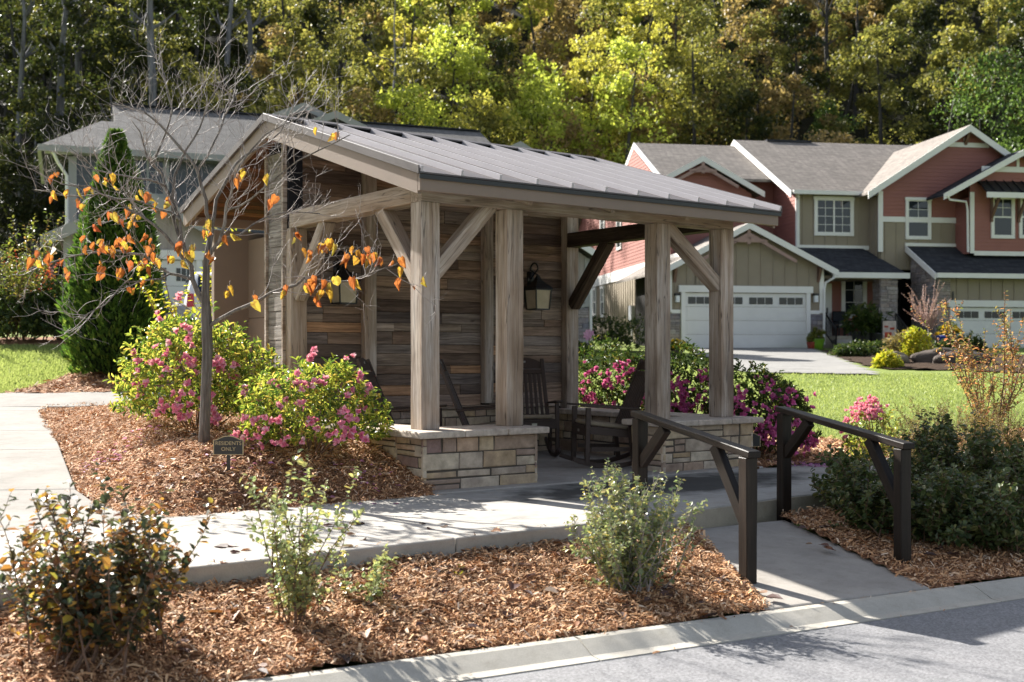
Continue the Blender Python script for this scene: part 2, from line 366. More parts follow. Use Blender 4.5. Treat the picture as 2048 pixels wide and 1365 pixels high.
def m_shingle(name, a, b):
    t = NT(name); c = t.coord()
    sx = t.new('ShaderNodeSeparateXYZ', i={0: c})
    v = t.new('ShaderNodeCombineXYZ', i={0: t.math('ADD', sx.outputs[0], sx.outputs[1]), 1: t.math('MULTIPLY', sx.outputs[2], 2.2)}).outputs[0]
    br = t.new('ShaderNodeTexBrick', i={'Vector': v, 'Color1': (*a, 1), 'Color2': (*b, 1), 'Mortar': (*(x * .6 for x in a), 1), 'Scale': 1.0, 'Mortar Size': .012, 'Bias': 0.0, 'Brick Width': .32, 'Row Height': .16})
    n = t.noise(c, 9, 5, .7)
    col = t.mix(1.0, br.outputs[0], t.ramp(n, [(.3, (.8,) * 3), (.7, (1.25,) * 3)]), 'MULTIPLY')
    return t.done(t.pbr(col, .9, .15, 0, t.bump(br.outputs[1], .3, .01)))
M['shingle'] = m_shingle('brown_shingles', (.185, .166, .15), (.27, .242, .218))
M['shingle_dark'] = m_shingle('charcoal_shingles', (.030, .032, .038), (.055, .056, .062))
M['shingle_grey'] = m_shingle('grey_shingles', (.12, .116, .112), (.175, .168, .163))
# ------------------------------------------------------------------ shelter frame and the lie of the land
TH = R(36.145); CT, ST = math.cos(TH), math.sin(TH)
AX, AY = -.798, 10.281
def S(X, Y, z=0.0): return Vector((AX + X * CT - Y * ST, AY + X * ST + Y * CT, z))
def sstep(a, b, x):
    t = np.clip((x - a) / (b - a), 0, 1); return t * t * (3 - 2 * t)
KX, KY, KDX, KDY = -1.298, 5.386, .8802, .4746          # kerb back line
def hz(x, y):
    """height of the soil"""
    x = np.asarray(x, float); y = np.asarray(y, float)
    dx, dy = x - AX, y - AY
    X = dx * CT + dy * ST; Y = -dx * ST + dy * CT
    s = -(x - KX) * KDY + (y - KY) * KDX
    p = Y + 2.45
    f = np.clip(s / np.maximum(s - p, 1e-3), 0, 1)
    front = -.335 + .225 * f
    base = .043 * np.maximum(0, y - 10.5) * sstep(-.4, 3.0, Y)
    left = .0625 * np.clip(y - 9, 0, 8.5) + .15 * np.clip(y - 17.5, 0, 6.5) + .03 * np.maximum(0, y - 24)
    L = sstep(-2.2, -5.0, x + .08 * (y - 10))
    base = base * (1 - L) + left * L
    mf = np.clip((Y + .36) / 1.5, 0, 1)
    xe = np.minimum(-2.75 + .18 * Y, -1.55)
    mound = .40 * (1 - (1 - mf) ** 2) * sstep(0, .9, X - xe) * sstep(.35, -.05, X) * sstep(7.5, 4.5, Y)
    back = base + mound - .012
    # right-hand bed behind the path
    z = np.where(p < 0, front, np.where(Y < -.52, -.10, back))
    z = np.where(s < 0, -.44, z)
    z = np.where((X > -.02) & (X < 4.0) & (Y > -.36) & (Y < 4.8), np.minimum(z, -.12), z)
    hill = np.where(x > 2, 72.0, 69.0)
    z = z + np.where(y > hill - 8, .03 * (y - hill + 8), 0) + .52 * np.maximum(0, y - hill)
    return z
def gz(x, y): return float(hz(x, y))
def on(px, py, Y0=10.0):
    """ground point seen at a photo pixel"""
    Y = Y0
    for _ in range(60):
        p = at(px, py, Y); z = gz(p.x, Y)
        Yn = (CZ - z) / max((py - HZ) / F, .004) if py > HZ + 6 else Y
        Y += .35 * (Yn - Y)
    p = at(px, py, Y); return Vector((p.x, Y, gz(p.x, Y)))

def inpoly(x, y, poly):
    ins = np.zeros(x.shape, bool); n = len(poly)
    for i in range(n):
        x0, y0 = poly[i][:2]; x1, y1 = poly[(i + 1) % n][:2]
        if y0 == y1: continue
        c = ((y0 > y) != (y1 > y)) & (x < (x1 - x0) * (y - y0) / (y1 - y0) + x0)
        ins ^= c
    return ins
def sheet(name, poly, step, mat, dz=0.0, rough=0.0, hf=hz, parent=None):
    P = np.array([(p[0], p[1]) for p in poly]); x0, y0 = P.min(0); x1, y1 = P.max(0)
    xs = np.arange(x0, x1 + step, step); ys = np.arange(y0, y1 + step, step)
    gx, gy = np.meshgrid(xs, ys); cx, cy = gx[:-1, :-1] + step / 2, gy[:-1, :-1] + step / 2
    keep = inpoly(cx, cy, poly)
    z = hf(gx, gy) + dz
    if rough:
        z = z + rough * (np.sin(gx * 5.1 + 1.7 * np.sin(gy * 3.3)) * np.sin(gy * 4.7 + 1.3 * np.sin(gx * 2.9))) + rng.normal(0, rough * .35, gx.shape)
    V = np.stack([gx, gy, z], -1).reshape(-1, 3); nx = gx.shape[1]
    I = np.arange(gx.size).reshape(gx.shape)
    Fq = np.stack([I[:-1, :-1], I[:-1, 1:], I[1:, 1:], I[1:, :-1]], -1)[keep]
    used = np.unique(Fq); mp = -np.ones(gx.size, int); mp[used] = np.arange(len(used))
    return npmesh(name, V[used], mp[Fq].astype(np.int32), mat, None, parent, True)

# base terrain (turf), coarse, to beyond the hill
def terrain():
    ys = np.concatenate([np.arange(-14, 4, 2.0), np.arange(4, 20, .35), np.arange(20, 70, 1.2), np.arange(70, 200, 5)])
    xs = np.concatenate([np.arange(-140, -14, 6.0), np.arange(-14, 14, .4), np.arange(14, 146, 6.0)])
    gx, gy = np.meshgrid(xs, ys)
    z = hz(gx, gy) - np.where((gy < 17.5) & (gx > -8) & (gx < 5), .14, np.where(gy < 22, .05, .0))
    z = np.where(gy < 4.2, -.5, z)
    V = np.stack([gx, gy, z], -1).reshape(-1, 3); I = np.arange(gx.size).reshape(gx.shape)
    Fq = np.stack([I[:-1, :-1], I[:-1, 1:], I[1:, 1:], I[1:, :-1]], -1).reshape(-1, 4)
    cy = gy[:-1, :-1].ravel() ; cx = gx[:-1, :-1].ravel()
    mi = (cy > np.where(cx > 2, 66, 50)).astype(int)
    o = npmesh('ground', V, Fq.astype(np.int32), [M['turf'], M['litter']], mi, None, True)
    tag(o, 'grassy ground rising to the wooded hillside', 'ground', kind='structure')
terrain()

# ---- road, kerb
def kpt(t, s, z): return Vector((KX + KDX * t - KDY * s, KY + KDY * t + KDX * s, z))
mb = MB(); NK = 60
ts = np.linspace(-14, 30, 45)
V = []; 
for t in ts:
    for s in (-.26, -1.2, -3.0, -6.0, -16.0): V.append(kpt(t, s, -.40 - .012 * max(0, -s - .26)))
k = 5; Fq = [(i * k + j, i * k + j + 1, (i + 1) * k + j + 1, (i + 1) * k + j) for i in range(len(ts) - 1) for j in range(k - 1)]
o = npmesh('road', V, Fq, M['asphalt']); tag(o, 'grey asphalt road beside the kerb', 'road', kind='structure')
prof = [(.02, -.60), (.02, -.335), (-.01, -.328), (-.06, -.332), (-.13, -.362), (-.19, -.389), (-.215, -.392), (-.27, -.394), (-.27, -.60)]
mb = MB()
joints = np.arange(-13.4, 30, 3.05)
for a, b in zip(joints[:-1], joints[1:]):
    tt = np.linspace(a + .004, b - .004, 6); b0 = len(mb.v); n = len(prof)
    for t in tt:
        for s, z in prof: mb.v.append(tuple(kpt(t, s, z)))
    for i in range(5):
        for j in range(n - 1): mb.f.append([b0 + i * n + j, b0 + i * n + j + 1, b0 + (i + 1) * n + j + 1, b0 + (i + 1) * n + j]); mb.m.append(0)
    for e in (0, 5): mb.f.append([b0 + e * n + j for j in range(n)]); mb.m.append(0)
tag(mb.build('kerb', M['kerb']), 'pale rolled concrete kerb along the mulch bed', 'kerb', kind='structure')

# ---- path along the shelter front (slabs with joints), left walkway, ramp, landing
mb = MB()
edges = [-9.5, -7.4, -5.3, -3.2, -1.25, .8, 2.3, 4.1, 6.0, 8.0, 10, 12]
for a, b in zip(edges[:-1], edges[1:]):
    yf = -2.45
    pts = [S(a + .004, yf, 0), S(b - .004, yf, 0), S(b - .004, -.36, 0), S(a + .004, -.36, 0)]
    if a == .8: pts[0] = S(a + .004, -2.38, 0); pts[1] = S(b - .004, -2.2, 0)
    if a == 2.3: pts[0] = S(a + .004, -2.2, 0)
    mb.slab(pts, .30)
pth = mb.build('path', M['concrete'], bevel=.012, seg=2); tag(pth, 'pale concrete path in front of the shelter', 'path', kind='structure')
wl = [(-2.75, 8.45), (-3.23, 9.13), (-3.69, 9.84), (-4.74, 12.22), (-5.45, 13.8), (-6.5, 15.98), (-6.62, 16.3)]
mb = MB()
wl[-1] = (-6.55, 16.6)
e0, e1 = S(-9, -.38), S(-2.4, -.38)
mb.slab([(e0.x, e0.y, .003), (e1.x, e1.y, .003), (-3.23, 9.13, .004), (-3.69, 9.834, gz(-7, 9.84) + .02), (-6.09, 9.484, gz(-7, 9.84) + .02), (-8, 9.0, .01)], .25)
for i in range(2, len(wl) - 1):
    (x0, y0), (x1, y1) = wl[i], wl[i + 1]
    z0, z1 = gz(-7, y0) + .02, gz(-7, y1) + .02
    if y0 < 9.2: z0 = .004
    W = 2.4
    e = .006
    mb.slab([(x0 - W, y0 + e - .35, z0), (x0, y0 + e, z0), (x1, y1 - e, z1), (x1 - W, y1 - e - .35, z1)], .25)
mb.slab([(-14, 16.5, gz(-9, 16.5) + .03), (-6.2, 16.4, gz(-7, 16.4) + .03), (-4.6, 17.2, gz(-6, 17.2) + .03), (-5.2, 18.1, gz(-6, 18.1) + .03), (-14, 17.9, gz(-9, 17.9) + .03)], .2)
tag(mb.build('walkway', m_concrete('walkway_concrete', (.305, .29, .27)), bevel=.012, seg=2), 'pale concrete walkway climbing along the left of the mulch bed', 'walkway', kind='structure')
mb = MB()
mb.slab([kpt(3.19, .02, -.325), kpt(4.58, .02, -.325), (2.22, 9.46, -.145), (1.28, 8.89, -.15)], .25)
tag(mb.build('ramp', M['rampcon'], bevel=.015, seg=2), 'concrete ramp between the two dark handrails', 'ramp', kind='structure')

mb = MB(); e_ = [S(.83, -2.384), S(2.30, -2.206), S(3.6, -2.315)]
for p, q in zip(e_[:-1], e_[1:]):
    d_ = (q - p).normalized(); n_ = Vector((d_.y, -d_.x, 0)); mb.prism([p + n_ * .014 + Vector((0, 0, -.013)), q + n_ * .014 + Vector((0, 0, -.013)), q + n_ * .014 - Vector((0, 0, .34)), p + n_ * .014 - Vector((0, 0, .34))], -n_ * .05)
tag(mb.build('step', M['stepcon']), 'tan concrete step face at the head of the ramp', 'step', kind='structure')

# ---- mulch beds and their chips
BED_FRONT = [kpt(-6, .03, 0), kpt(3.25, .03, 0), (1.36, 8.93, 0), S(.9, -2.44), S(-9, -2.46)]
BED_UP = [S(-3.2, -.42), S(.0, -.42), S(.4, 3.0), S(.2, 7), (-4.6, 17.25), (-6.65, 16.7), (-6.5, 15.9), (-5.52, 13.8), (-4.72, 12.22), (-3.67, 9.84), (-3.2, 9.13), (-2.75, 8.45)]
BED_RIGHT = [kpt(4.53, .03, 0), kpt(12, .03, 0), S(12, -2.46), S(2.5, -2.40), (2.17, 9.43)]
BED_RB = [S(3.8, -.42), S(11.5, -.42), S(11.5, .75), S(7.0, .9), S(6.2, 2.5), S(5.9, 4.2), S(3.4, 4.6), S(3.9, 2.8)]
BED_ARB = [(-7.85, 17.9), (-5.2, 18.1), (-3.9, 19.0), (-4.4, 22), (-7.0, 22), (-7.5, 20.3), (-7.57, 18.6)]
BED_LB = [(-15, 23.3), (-8.6, 23.3), (-6.4, 24.0), (-8, 28), (-15, 28)]
ch_v, ch_f = [], []
def chips(poly, dens, lmin, lmax, zoff=.004, zc=None):
    P = np.array([(p[0], p[1]) for p in poly]); x0, y0 = P.min(0); x1, y1 = P.max(0)
    n = int((x1 - x0) * (y1 - y0) * dens); x = rng.uniform(x0, x1, n); y = rng.uniform(y0, y1, n)
    k = inpoly(x, y, poly); x, y = x[k], y[k]
    vis = (np.abs(x / np.maximum(y, 1)) < .60) & (y > 4.8); x, y = x[vis], y[vis]; n = len(x)
    z = hz(x, y) + zoff + np.abs(rng.normal(0, .012, n)) + .016 * (np.sin(x * 5.1 + 1.7 * np.sin(y * 3.3)) * np.sin(y * 4.7 + 1.3 * np.sin(x * 2.9)))
    if zc is not None: z = np.full(n, zc)
    a = rng.uniform(0, 2 * np.pi, n); L = rng.uniform(lmin, lmax, n) * rng.choice([.6, 1, 1.6], n, p=[.4, .45, .15]); W = L * rng.uniform(.05, .16, n) + .0012
    d = np.stack([np.cos(a), np.sin(a), rng.normal(0, .28, n)], -1); q = np.stack([-np.sin(a), np.cos(a), rng.normal(0, .4, n)], -1)
    c = np.stack([x, y, z], -1); bend = np.zeros_like(c); bend[:, 2] = rng.normal(.10, .12, n) * L
    for arr in (c - d * L[:, None] / 2 - q * W[:, None] / 2, c - d * L[:, None] / 2 + q * W[:, None] / 2,
                c + bend + q * W[:, None] / 2 * 1.2, c + bend - q * W[:, None] / 2 * 1.2,
                c + d * L[:, None] / 2 + q * W[:, None] / 3, c + d * L[:, None] / 2 - q * W[:, None] / 3): pass
    V = np.stack([c - d * L[:, None] / 2 - q * W[:, None] / 2, c - d * L[:, None] / 2 + q * W[:, None] / 2,
                  c + bend + q * W[:, None] * .6, c + bend - q * W[:, None] * .6,
                  c + d * L[:, None] / 2 + q * W[:, None] / 3, c + d * L[:, None] / 2 - q * W[:, None] / 3], 1).reshape(-1, 3)
    b = np.arange(n)[:, None] * 6
    Fq = np.concatenate([b + np.array([0, 1, 2, 3]), b + np.array([3, 2, 4, 5])])
    off = sum(len(v) for v in ch_v); ch_v.append(V); ch_f.append(Fq + off)
for nm, poly, lab in (('mulch_bed', BED_FRONT, 'shredded bark mulch bed between kerb and path'), ('mulch_bed', BED_UP, 'raised bark mulch bed left of the shelter'),
                 ('mulch_bed', BED_RIGHT, 'shaded bark mulch bed right of the ramp')):
    tag(sheet(nm, poly, .05, M['soil'], .0, .016), lab, 'mulch bed', kind='structure')
for poly, lab in ((BED_RB, 'mulch bed behind the path right of the shelter'), (BED_ARB, 'mulch bed round the tall conical evergreen'), (BED_LB, 'shaded mulch bed under the bushes beyond the left lawn')):
    tag(sheet('mulch_bed', poly, .14, M['soil'], .03, .02), lab, 'mulch bed', kind='structure')
chips(BED_FRONT, 6500, .022, .055); chips(BED_UP, 4300, .025, .06); chips(BED_RIGHT, 3600, .025, .055); chips(BED_RB, 500, .06, .11, .03); chips(BED_ARB, 350, .07, .13, .03)
chips([S(-4, -2.44), S(.7, -2.44), S(.7, -2.34), S(-4, -2.34)], 220, .02, .05, zc=.006); chips([S(-2.2, -.52), S(-.2, -.52), S(-.2, -.38), S(-2.2, -.38)], 260, .02, .05, zc=.006)
chips([kpt(-6, .0, 0), kpt(9, .0, 0), kpt(9, -.045, 0), kpt(-6, -.045, 0)], 260, .02, .045, zc=-.325); chips([kpt(-6, -.2, 0), kpt(9, -.2, 0), kpt(9, -.3, 0), kpt(-6, -.3, 0)], 26, .015, .04, zc=-.388)
o = npmesh('mulch_chips', np.concatenate(ch_v), np.concatenate(ch_f).astype(np.int32), M['chips'])
tag(o, 'loose shredded bark chips covering the planting beds', 'mulch', kind='stuff')

# ------------------------------------------------------------------ the shelter
SH = thing('shelter', 'rustic timber shelter with plank wall, stone piers and standing seam metal roof', 'shelter', (AX, AY, 0), TH)
W = .19; XB, XC, XD = .933, 2.835, 3.777; ZCAP = .53; ZB = 2.555; ZBT = 2.745; YW = 2.776
EX0, EX1, YE, ZE, YR, ZR = -.25, 4.245, -.383, 2.747, 2.734, 3.705
YE2 = 5.15; SL = (ZR - ZE) / (YR - YE)
def zroof(Y): return ZR - SL * abs(Y - YR)
def timber(name, p0, p1, w, h, mat=None, up=(0, 0, 1), bevel=.005, parent=SH, cut=None):
    """a beam as its own mesh, grain along its length"""
    p0, p1 = Vector(p0), Vector(p1); d = p1 - p0; L = d.length; d.normalize()
    u = Vector(up); u = (u - d * u.dot(d)).normalized(); a = u.cross(d)
    b = MB(); n = max(2, int(L / .25)); vs = []; fs = []
    for i in range(n + 1):
        x = L * i / n
        for yy, zz in ((-1, -1), (1, -1), (1, 1), (-1, 1)):
            j = 0 if i in (0, n) else 1
            vs.append((x, yy * w / 2 + j * random.uniform(-.0025, .0025), zz * h / 2 + j * random.uniform(-.0025, .0025)))
    for i in range(n):
        for k in range(4): fs.append((4 * i + k, 4 * i + (k + 1) % 4, 4 * i + 4 + (k + 1) % 4, 4 * i + 4 + k))
    fs += [(3, 2, 1, 0), tuple(4 * n + k for k in range(4))]
    b.add(vs, fs)
    o = b.build(name, mat or M['post'], parent, bevel=bevel, seg=1)
    o.matrix_local = Matrix((( d.x, a.x, u.x, p0.x), (d.y, a.y, u.y, p0.y), (d.z, a.z, u.z, p0.z), (0, 0, 0, 1)))
    return o
h2 = W / 2
for X in (0, XB, XC, XD): timber('post', (X + h2, h2, ZCAP), (X + h2, h2, ZB), W, W, up=(0, 1, 0))
timber('post', (h2, YW - .05, ZCAP), (h2, YW - .05, ZB), W, .16, up=(0, 1, 0))
timber('post', (XD + h2, YW - .05, ZCAP), (XD + h2, YW - .05, 3.3), W, .16, up=(0, 1, 0))
timber('wall_stud', (.985, YW - .05, .62), (.985, YW - .05, 3.55), .15, .11, up=(0, 1, 0))
timber('wall_stud', (2.60, YW - .05, .62), (2.60, YW - .05, 3.55), .13, .11, up=(0, 1, 0))
timber('front_beam', (-.001, h2, (ZB + ZBT) / 2), (XD + W + .001, h2, (ZB + ZBT) / 2), W - .004, ZBT - ZB)
timber('side_beam', (h2, W + .002, (ZB + ZBT) / 2 - .005), (h2, YW - .08, (ZB + ZBT) / 2 - .005), W - .006, ZBT - ZB - .012)
timber('side_beam', (XD + h2, W + .002, (ZB + ZBT) / 2 - .005), (XD + h2, YW - .08, (ZB + ZBT) / 2 - .005), W - .006, ZBT - ZB - .012, M['post_shaded'])
def brace(pp, bp, m=None):
    timber('brace', pp, bp, .135, .135, m, bevel=.007)
bd = .62
brace((XB + h2 - XB + .04, h2, ZB - bd), (XB * .78, h2, ZB - .02)) if False else None
brace((W - .03, h2, ZB - bd - .02), (W + bd - .02, h2, ZB + .03))                      # post A along the front
brace((XB + .03, h2, ZB - bd + .12), (XB - .01, h2, ZB - .3)) if False else None
brace((XC + W - .03, h2, ZB - .02 + .03), (XD + .03, h2, ZB - bd - .0))                 # between C and D, falling to D
brace((h2, W - .03, ZB - bd - .1), (h2, W + bd + .04, ZB + .03))                         # post A along the side
brace((h2, YW - .14, ZB - bd - .12), (h2, YW - .14 - bd - .06, ZB + .03))                # wall post along the side
brace((XD + h2, YW - .14, ZB - bd - .12), (XD + h2, YW - .14 - bd - .06, ZB + .03), M['post_shaded'])
# plank wall
def planks(name, x0, x1, z0, zt, y, th, mat, axis='X', hmin=.085, hmax=.15):
    b = MB(); z = z0
    while z < zt(x0) - .03 or z < zt(x1) - .03:
        h = random.uniform(hmin, hmax); x = x0
        while x < x1 - .01:
            l = min(random.choice([.3, .55, .8, 1.0, 1.4]) + random.uniform(-.08, .1), x1 - x)
            if x1 - x - l < .18: l = x1 - x
            zz1 = min(z + h - .004, zt(x) - .005, zt(x + l) - .005)
            if zz1 - z > .02:
                p = random.uniform(-.005, .006)
                if axis == 'X': b.box(x + .0015, x + l - .0015, y - th - p, y, z, zz1)
                else: b.box(y - th - p, y, x + .0015, x + l - .0015, z, zz1)
            x += l
        z += h
    return b.build(name, mat, SH, bevel=.003)
planks('plank_cladding', .19, .91, .60, lambda x: 3.58, YW + .0, .022, M['plank'])
planks('plank_cladding', 1.06, 2.535, .60, lambda x: 3.58, YW + .0, .022, M['plank'])
planks('plank_cladding', 2.665, XD, .60, lambda x: 3.58, YW + .0, .022, M['plank'])
planks('end_cladding', YW + .035, 3.215, .1, lambda y: zroof(y) - .16, .022, .022, M['plank_y'], 'Y', .13, .2)
b = MB(); b.box(.023, XD + W, YW + .001, 3.25, 0, 3.5); b.build('wall_core', M['darkgap'], SH)
b = MB(); b.box(.02, .185, YW - .028, YW - .002, ZBT + .005, 3.46); b.build('gable_panel', m_plain('navy_panel', (.012, .014, .022), .5), SH)
b = MB(); b.box(-.035, .02, YW - .0, YW + .035, .1, 3.5); b.box(-.03, .02, 3.215, 3.26, .1, 3.42); b.build('corner_trim', M['post'], SH, bevel=.004)
# rear mail enclosure
b = MB()
zz = 2.62
for (y0, y1) in ((3.262, 4.02), (4.024, 4.78)):
    for (z0, z1) in ((.05, .85), (.854, 1.65), (1.654, zz)): b.box(.44, .50, y0, y1, z0, z1)
b.box(.50, XD, 3.262, 4.78, 0, zz); b.box(.0, XD, 4.785, 4.87, 0, zz + .1)
b.build('rear_panelling', M['taupe'], SH, bevel=.004)
# roof: metal sheets, seams, ridge cap, fascias, soffit
b = MB()
b.slab([(EX0 - .02, YE - .025, zroof(YE - .025)), (EX1 + .02, YE - .025, zroof(YE - .025)), (EX1 + .02, YR, ZR), (EX0 - .02, YR, ZR)], .014)
b.slab([(EX1 + .02, YE2 + .025, zroof(YE2 + .025)), (EX0 - .02, YE2 + .025, zroof(YE2 + .025)), (EX0 - .02, YR, ZR), (EX1 + .02, YR, ZR)], .014)
roof = b.build('roof', M['metal'], SH)
sx = np.linspace(EX0 - .0, EX1 + .0, 12)
for X in sx:
    b = MB()
    for ya, yb in ((YE - .027, YR - .09), (YE2 + .027, YR + .09)):
        d = Vector((0, yb - ya, zroof(yb) - zroof(ya)))
        m = Vector((X, (ya + yb) / 2, (zroof(ya) + zroof(yb)) / 2 + .022))
        b.obox(m, (.012, 0, 0), d / 2, Vector((0, -d.z, d.y)).normalized() * (.026 if d.y > 0 else -.026))
    b.build('seam', M['seam'], roof)
b = MB()
rc = [(YR - .10, zroof(YR - .10) + .045), (YR, ZR + .055), (YR + .10, zroof(YR + .10) + .045)]
b.prism([(EX0 - .025, y, z) for y, z in rc] + [(EX0 - .025, y, z - .016) for y, z in rc[::-1]], (EX1 - EX0 + .05, 0, 0))
b.box(EX0 + .01, EX1 - .01, YR - .085, YR - .075, zroof(YR - .08) + .0, zroof(YR - .08) + .036, 1)  # closure strips coloured near black for the shade under the cap
b.box(EX0 + .01, EX1 - .01, YR + .075, YR + .085, zroof(YR - .08) + .0, zroof(YR - .08) + .036, 1)
b.build('ridge_cap', [M['metal'], M['darkgap']], roof)
def rake(X0, X1, ztop, h, mat, name, extra=0):
    b = MB()
    for (ya, yb) in ((YE + extra, YR), (YE2 - extra, YR)):
        pts = [(X0, ya, zroof(ya) + ztop), (X0, yb, zroof(yb) + ztop), (X0, yb, zroof(yb) + ztop - h), (X0, ya, zroof(ya) + ztop - h)]
        b.prism(pts, (X1 - X0, 0, 0))
    return b.build(name, mat, SH, bevel=.004)
rake(EX0 - .0, EX0 + .04, -.018, .185, M['fascia'], 'rake_fascia', .042)
rake(EX1 - .04, EX1, -.018, .185, M['fascia'], 'rake_fascia', .042)
rake(EX0 - .034, EX0 - .022, .055, .078, M['metal'], 'rake_flashing', -.027)
rake(EX1 + .022, EX1 + .034, .055, .078, M['metal'], 'rake_flashing', -.027)
b = MB(); b.box(EX0 - .001, EX1 + .001, YE, YE + .04, ZE - .165, ZE - .020); b.build('eave_fascia', M['fascia'], SH, bevel=.004)
b = MB(); b.box(EX0, EX1, YE2 - .04, YE2, zroof(YE2) - .165, zroof(YE2) - .020); b.build('eave_fascia', M['fascia'], SH, bevel=.004)
b = MB(); b.box(EX0 - .02, EX1 + .02, YE - .024, YE - .012, zroof(YE - .03) - .055, zroof(YE - .03) - .018); b.build('drip_edge', M['black'], SH)
b = MB()
nb = 22
for side in (0, 1):
    for i in range(nb):
        ya = YE + .045 + (YR - YE - .06) * i / nb; yb = YE + .045 + (YR - YE - .06) * (i + 1) / nb - .006
        if side: ya, yb = YE2 - .045 - (YE2 - YR - .06) * i / nb, YE2 - .045 - (YE2 - YR - .06) * (i + 1) / nb + .006
        z = -.05 if True else 0
        b.slab([(EX0 + .045, ya, zroof(ya) + z), (EX1 - .045, ya, zroof(ya) + z), (EX1 - .045, yb, zroof(yb) + z), (EX0 + .045, yb, zroof(yb) + z)] if not side else
               [(EX0 + .045, ya, zroof(ya) + z), (EX0 + .045, yb, zroof(yb) + z), (EX1 - .045, yb, zroof(yb) + z), (EX1 - .045, ya, zroof(ya) + z)], .02)
b.build('plank_soffit', M['soffit'], SH)
for X in (1.0, 2.0, 3.0):
    for ya, yb in ((YE + .1, YR - .02), (YE2 - .1, YR + .02)):
        timber('rafter', (X, ya, zroof(ya) - .145), (X, yb, zroof(yb) - .145), .05, .14, up=(0, 0, 1), bevel=0)
# floor
b = MB(); b.box(-.08, XD + W + .08, -.356, YW, -.3, .012); b.build('floor_slab', M['floorcon'], SH, bevel=.01)
# stone walls
def stones(mb, O, U, N, Wd, H, hmin=.07, hmax=.16, wmin=.12, wmax=.46, d0=.0, dj=.016):
    O, U, N = Vector(O), Vector(U).normalized(), Vector(N).normalized(); Z = Vector((0, 0, 1)); z = 0
    g = .0055
    def one(u0, u1, z0, z1):
        d = d0 + random.uniform(0.002, dj); j = lambda: random.uniform(-.004, .004)
        q = [(u0 + g, z0 + g), (u1 - g, z0 + g), (u1 - g, z1 - g), (u0 + g, z1 - g)]
        q = [(a + j(), c + j()) for a, c in q]; cu, cz = (u0 + u1) / 2, (z0 + z1) / 2
        e = .010
        fr = [(a + (e if a < cu else -e), c + (e * .8 if c < cz else -e * .8)) for a, c in q]
        P = [O + U * a + Z * c - N * .02 for a, c in q] + [O + U * a + Z * c + N * (d - .007) for a, c in q] + [O + U * a + Z * c + N * (d + random.uniform(-.003, .004)) for a, c in fr]
        fs = [(8, 9, 10, 11)]
        for k in range(4):
            k2 = (k + 1) % 4; fs += [(4 + k, 4 + k2, 8 + k2, 8 + k), (k, k2, 4 + k2, 4 + k)]
        mb.add(P, fs, 0)
    while z < H - .005:
        h = random.uniform(hmin, hmax)
        if H - z - h < hmin * .8: h = H - z
        u = 0
        while u < Wd - .005:
            w = random.uniform(wmin, wmax) * (1.1 if h > .09 else 1)
            if Wd - u - w < wmin * .8: w = Wd - u
            if h > .10 and random.random() < .35:
                c = h * random.uniform(.4, .6); one(u, u + w, z, z + c); one(u, u + w, z + c, z + h)
            else: one(u, u + w, z, z + h)
            u += w
        z += h
ZW = .47
def wall_block(name, x0, x1, y0, y1, faces, z1=ZW, capx=None, cap=True):
    b = MB(); b.box(x0 + .02, x1 - .02, y0 + .02, y1 - .02, -.06, z1, 1)
    H = z1 + .0
    if 'F' in faces: stones(b, (x0, y0 + .02, 0), (1, 0, 0), (0, -1, 0), x1 - x0, H)
    if 'B' in faces: stones(b, (x1, y1 - .02, 0), (-1, 0, 0), (0, 1, 0), x1 - x0, H)
    if 'L' in faces: stones(b, (x0 + .02, y1, -.0), (0, -1, 0), (-1, 0, 0), y1 - y0, H)
    if 'R' in faces: stones(b, (x1 - .02, y0, 0), (0, 1, 0), (1, 0, 0), y1 - y0, H)
    return b.build(name, [M['stone'], M['mortar']], SH)
def caps(x0, x1, y0, y1, along='X', n=3):
    b = MB(); 
    for i in range(n):
        a, c = i / n, (i + 1) / n
        if along == 'X': b.box(x0 + (x1 - x0) * a + .002, x0 + (x1 - x0) * c - .002, y0 + random.uniform(-.004, .004), y1, ZW, ZCAP)
        else: b.box(x0, x1, y0 + (y1 - y0) * a + .002, y0 + (y1 - y0) * c - .002, ZW, ZCAP)
    return b.build('wall_cap', M['cap'], SH, bevel=.012, seg=2)
wall_block('stone_pier', -.11, 1.15, -.20, .29, 'FBLR'); caps(-.19, 1.22, -.28, .36, 'X', 3)
wall_block('stone_pier', 2.73, 4.07, -.20, .29, 'FBLR'); caps(2.66, 4.14, -.28, .36, 'X', 3)
wall_block('side_wall', -.11, .27, .29, YW - .135, 'LR'); caps(-.19, .34, .362, YW - .135, 'Y', 4)
wall_block('side_wall', 3.68, 4.07, .29, YW + .05, 'LR'); caps(3.61, 4.14, .362, YW + .05, 'Y', 4)
wall_block('wainscot', .27, 3.68, YW - .10, YW + .0, 'F', .56)
b = MB(); b.box(.28, 3.67, YW - .14, YW - .03, .562, .60); b.build('wainscot_cap', M['post'], SH, bevel=.006)

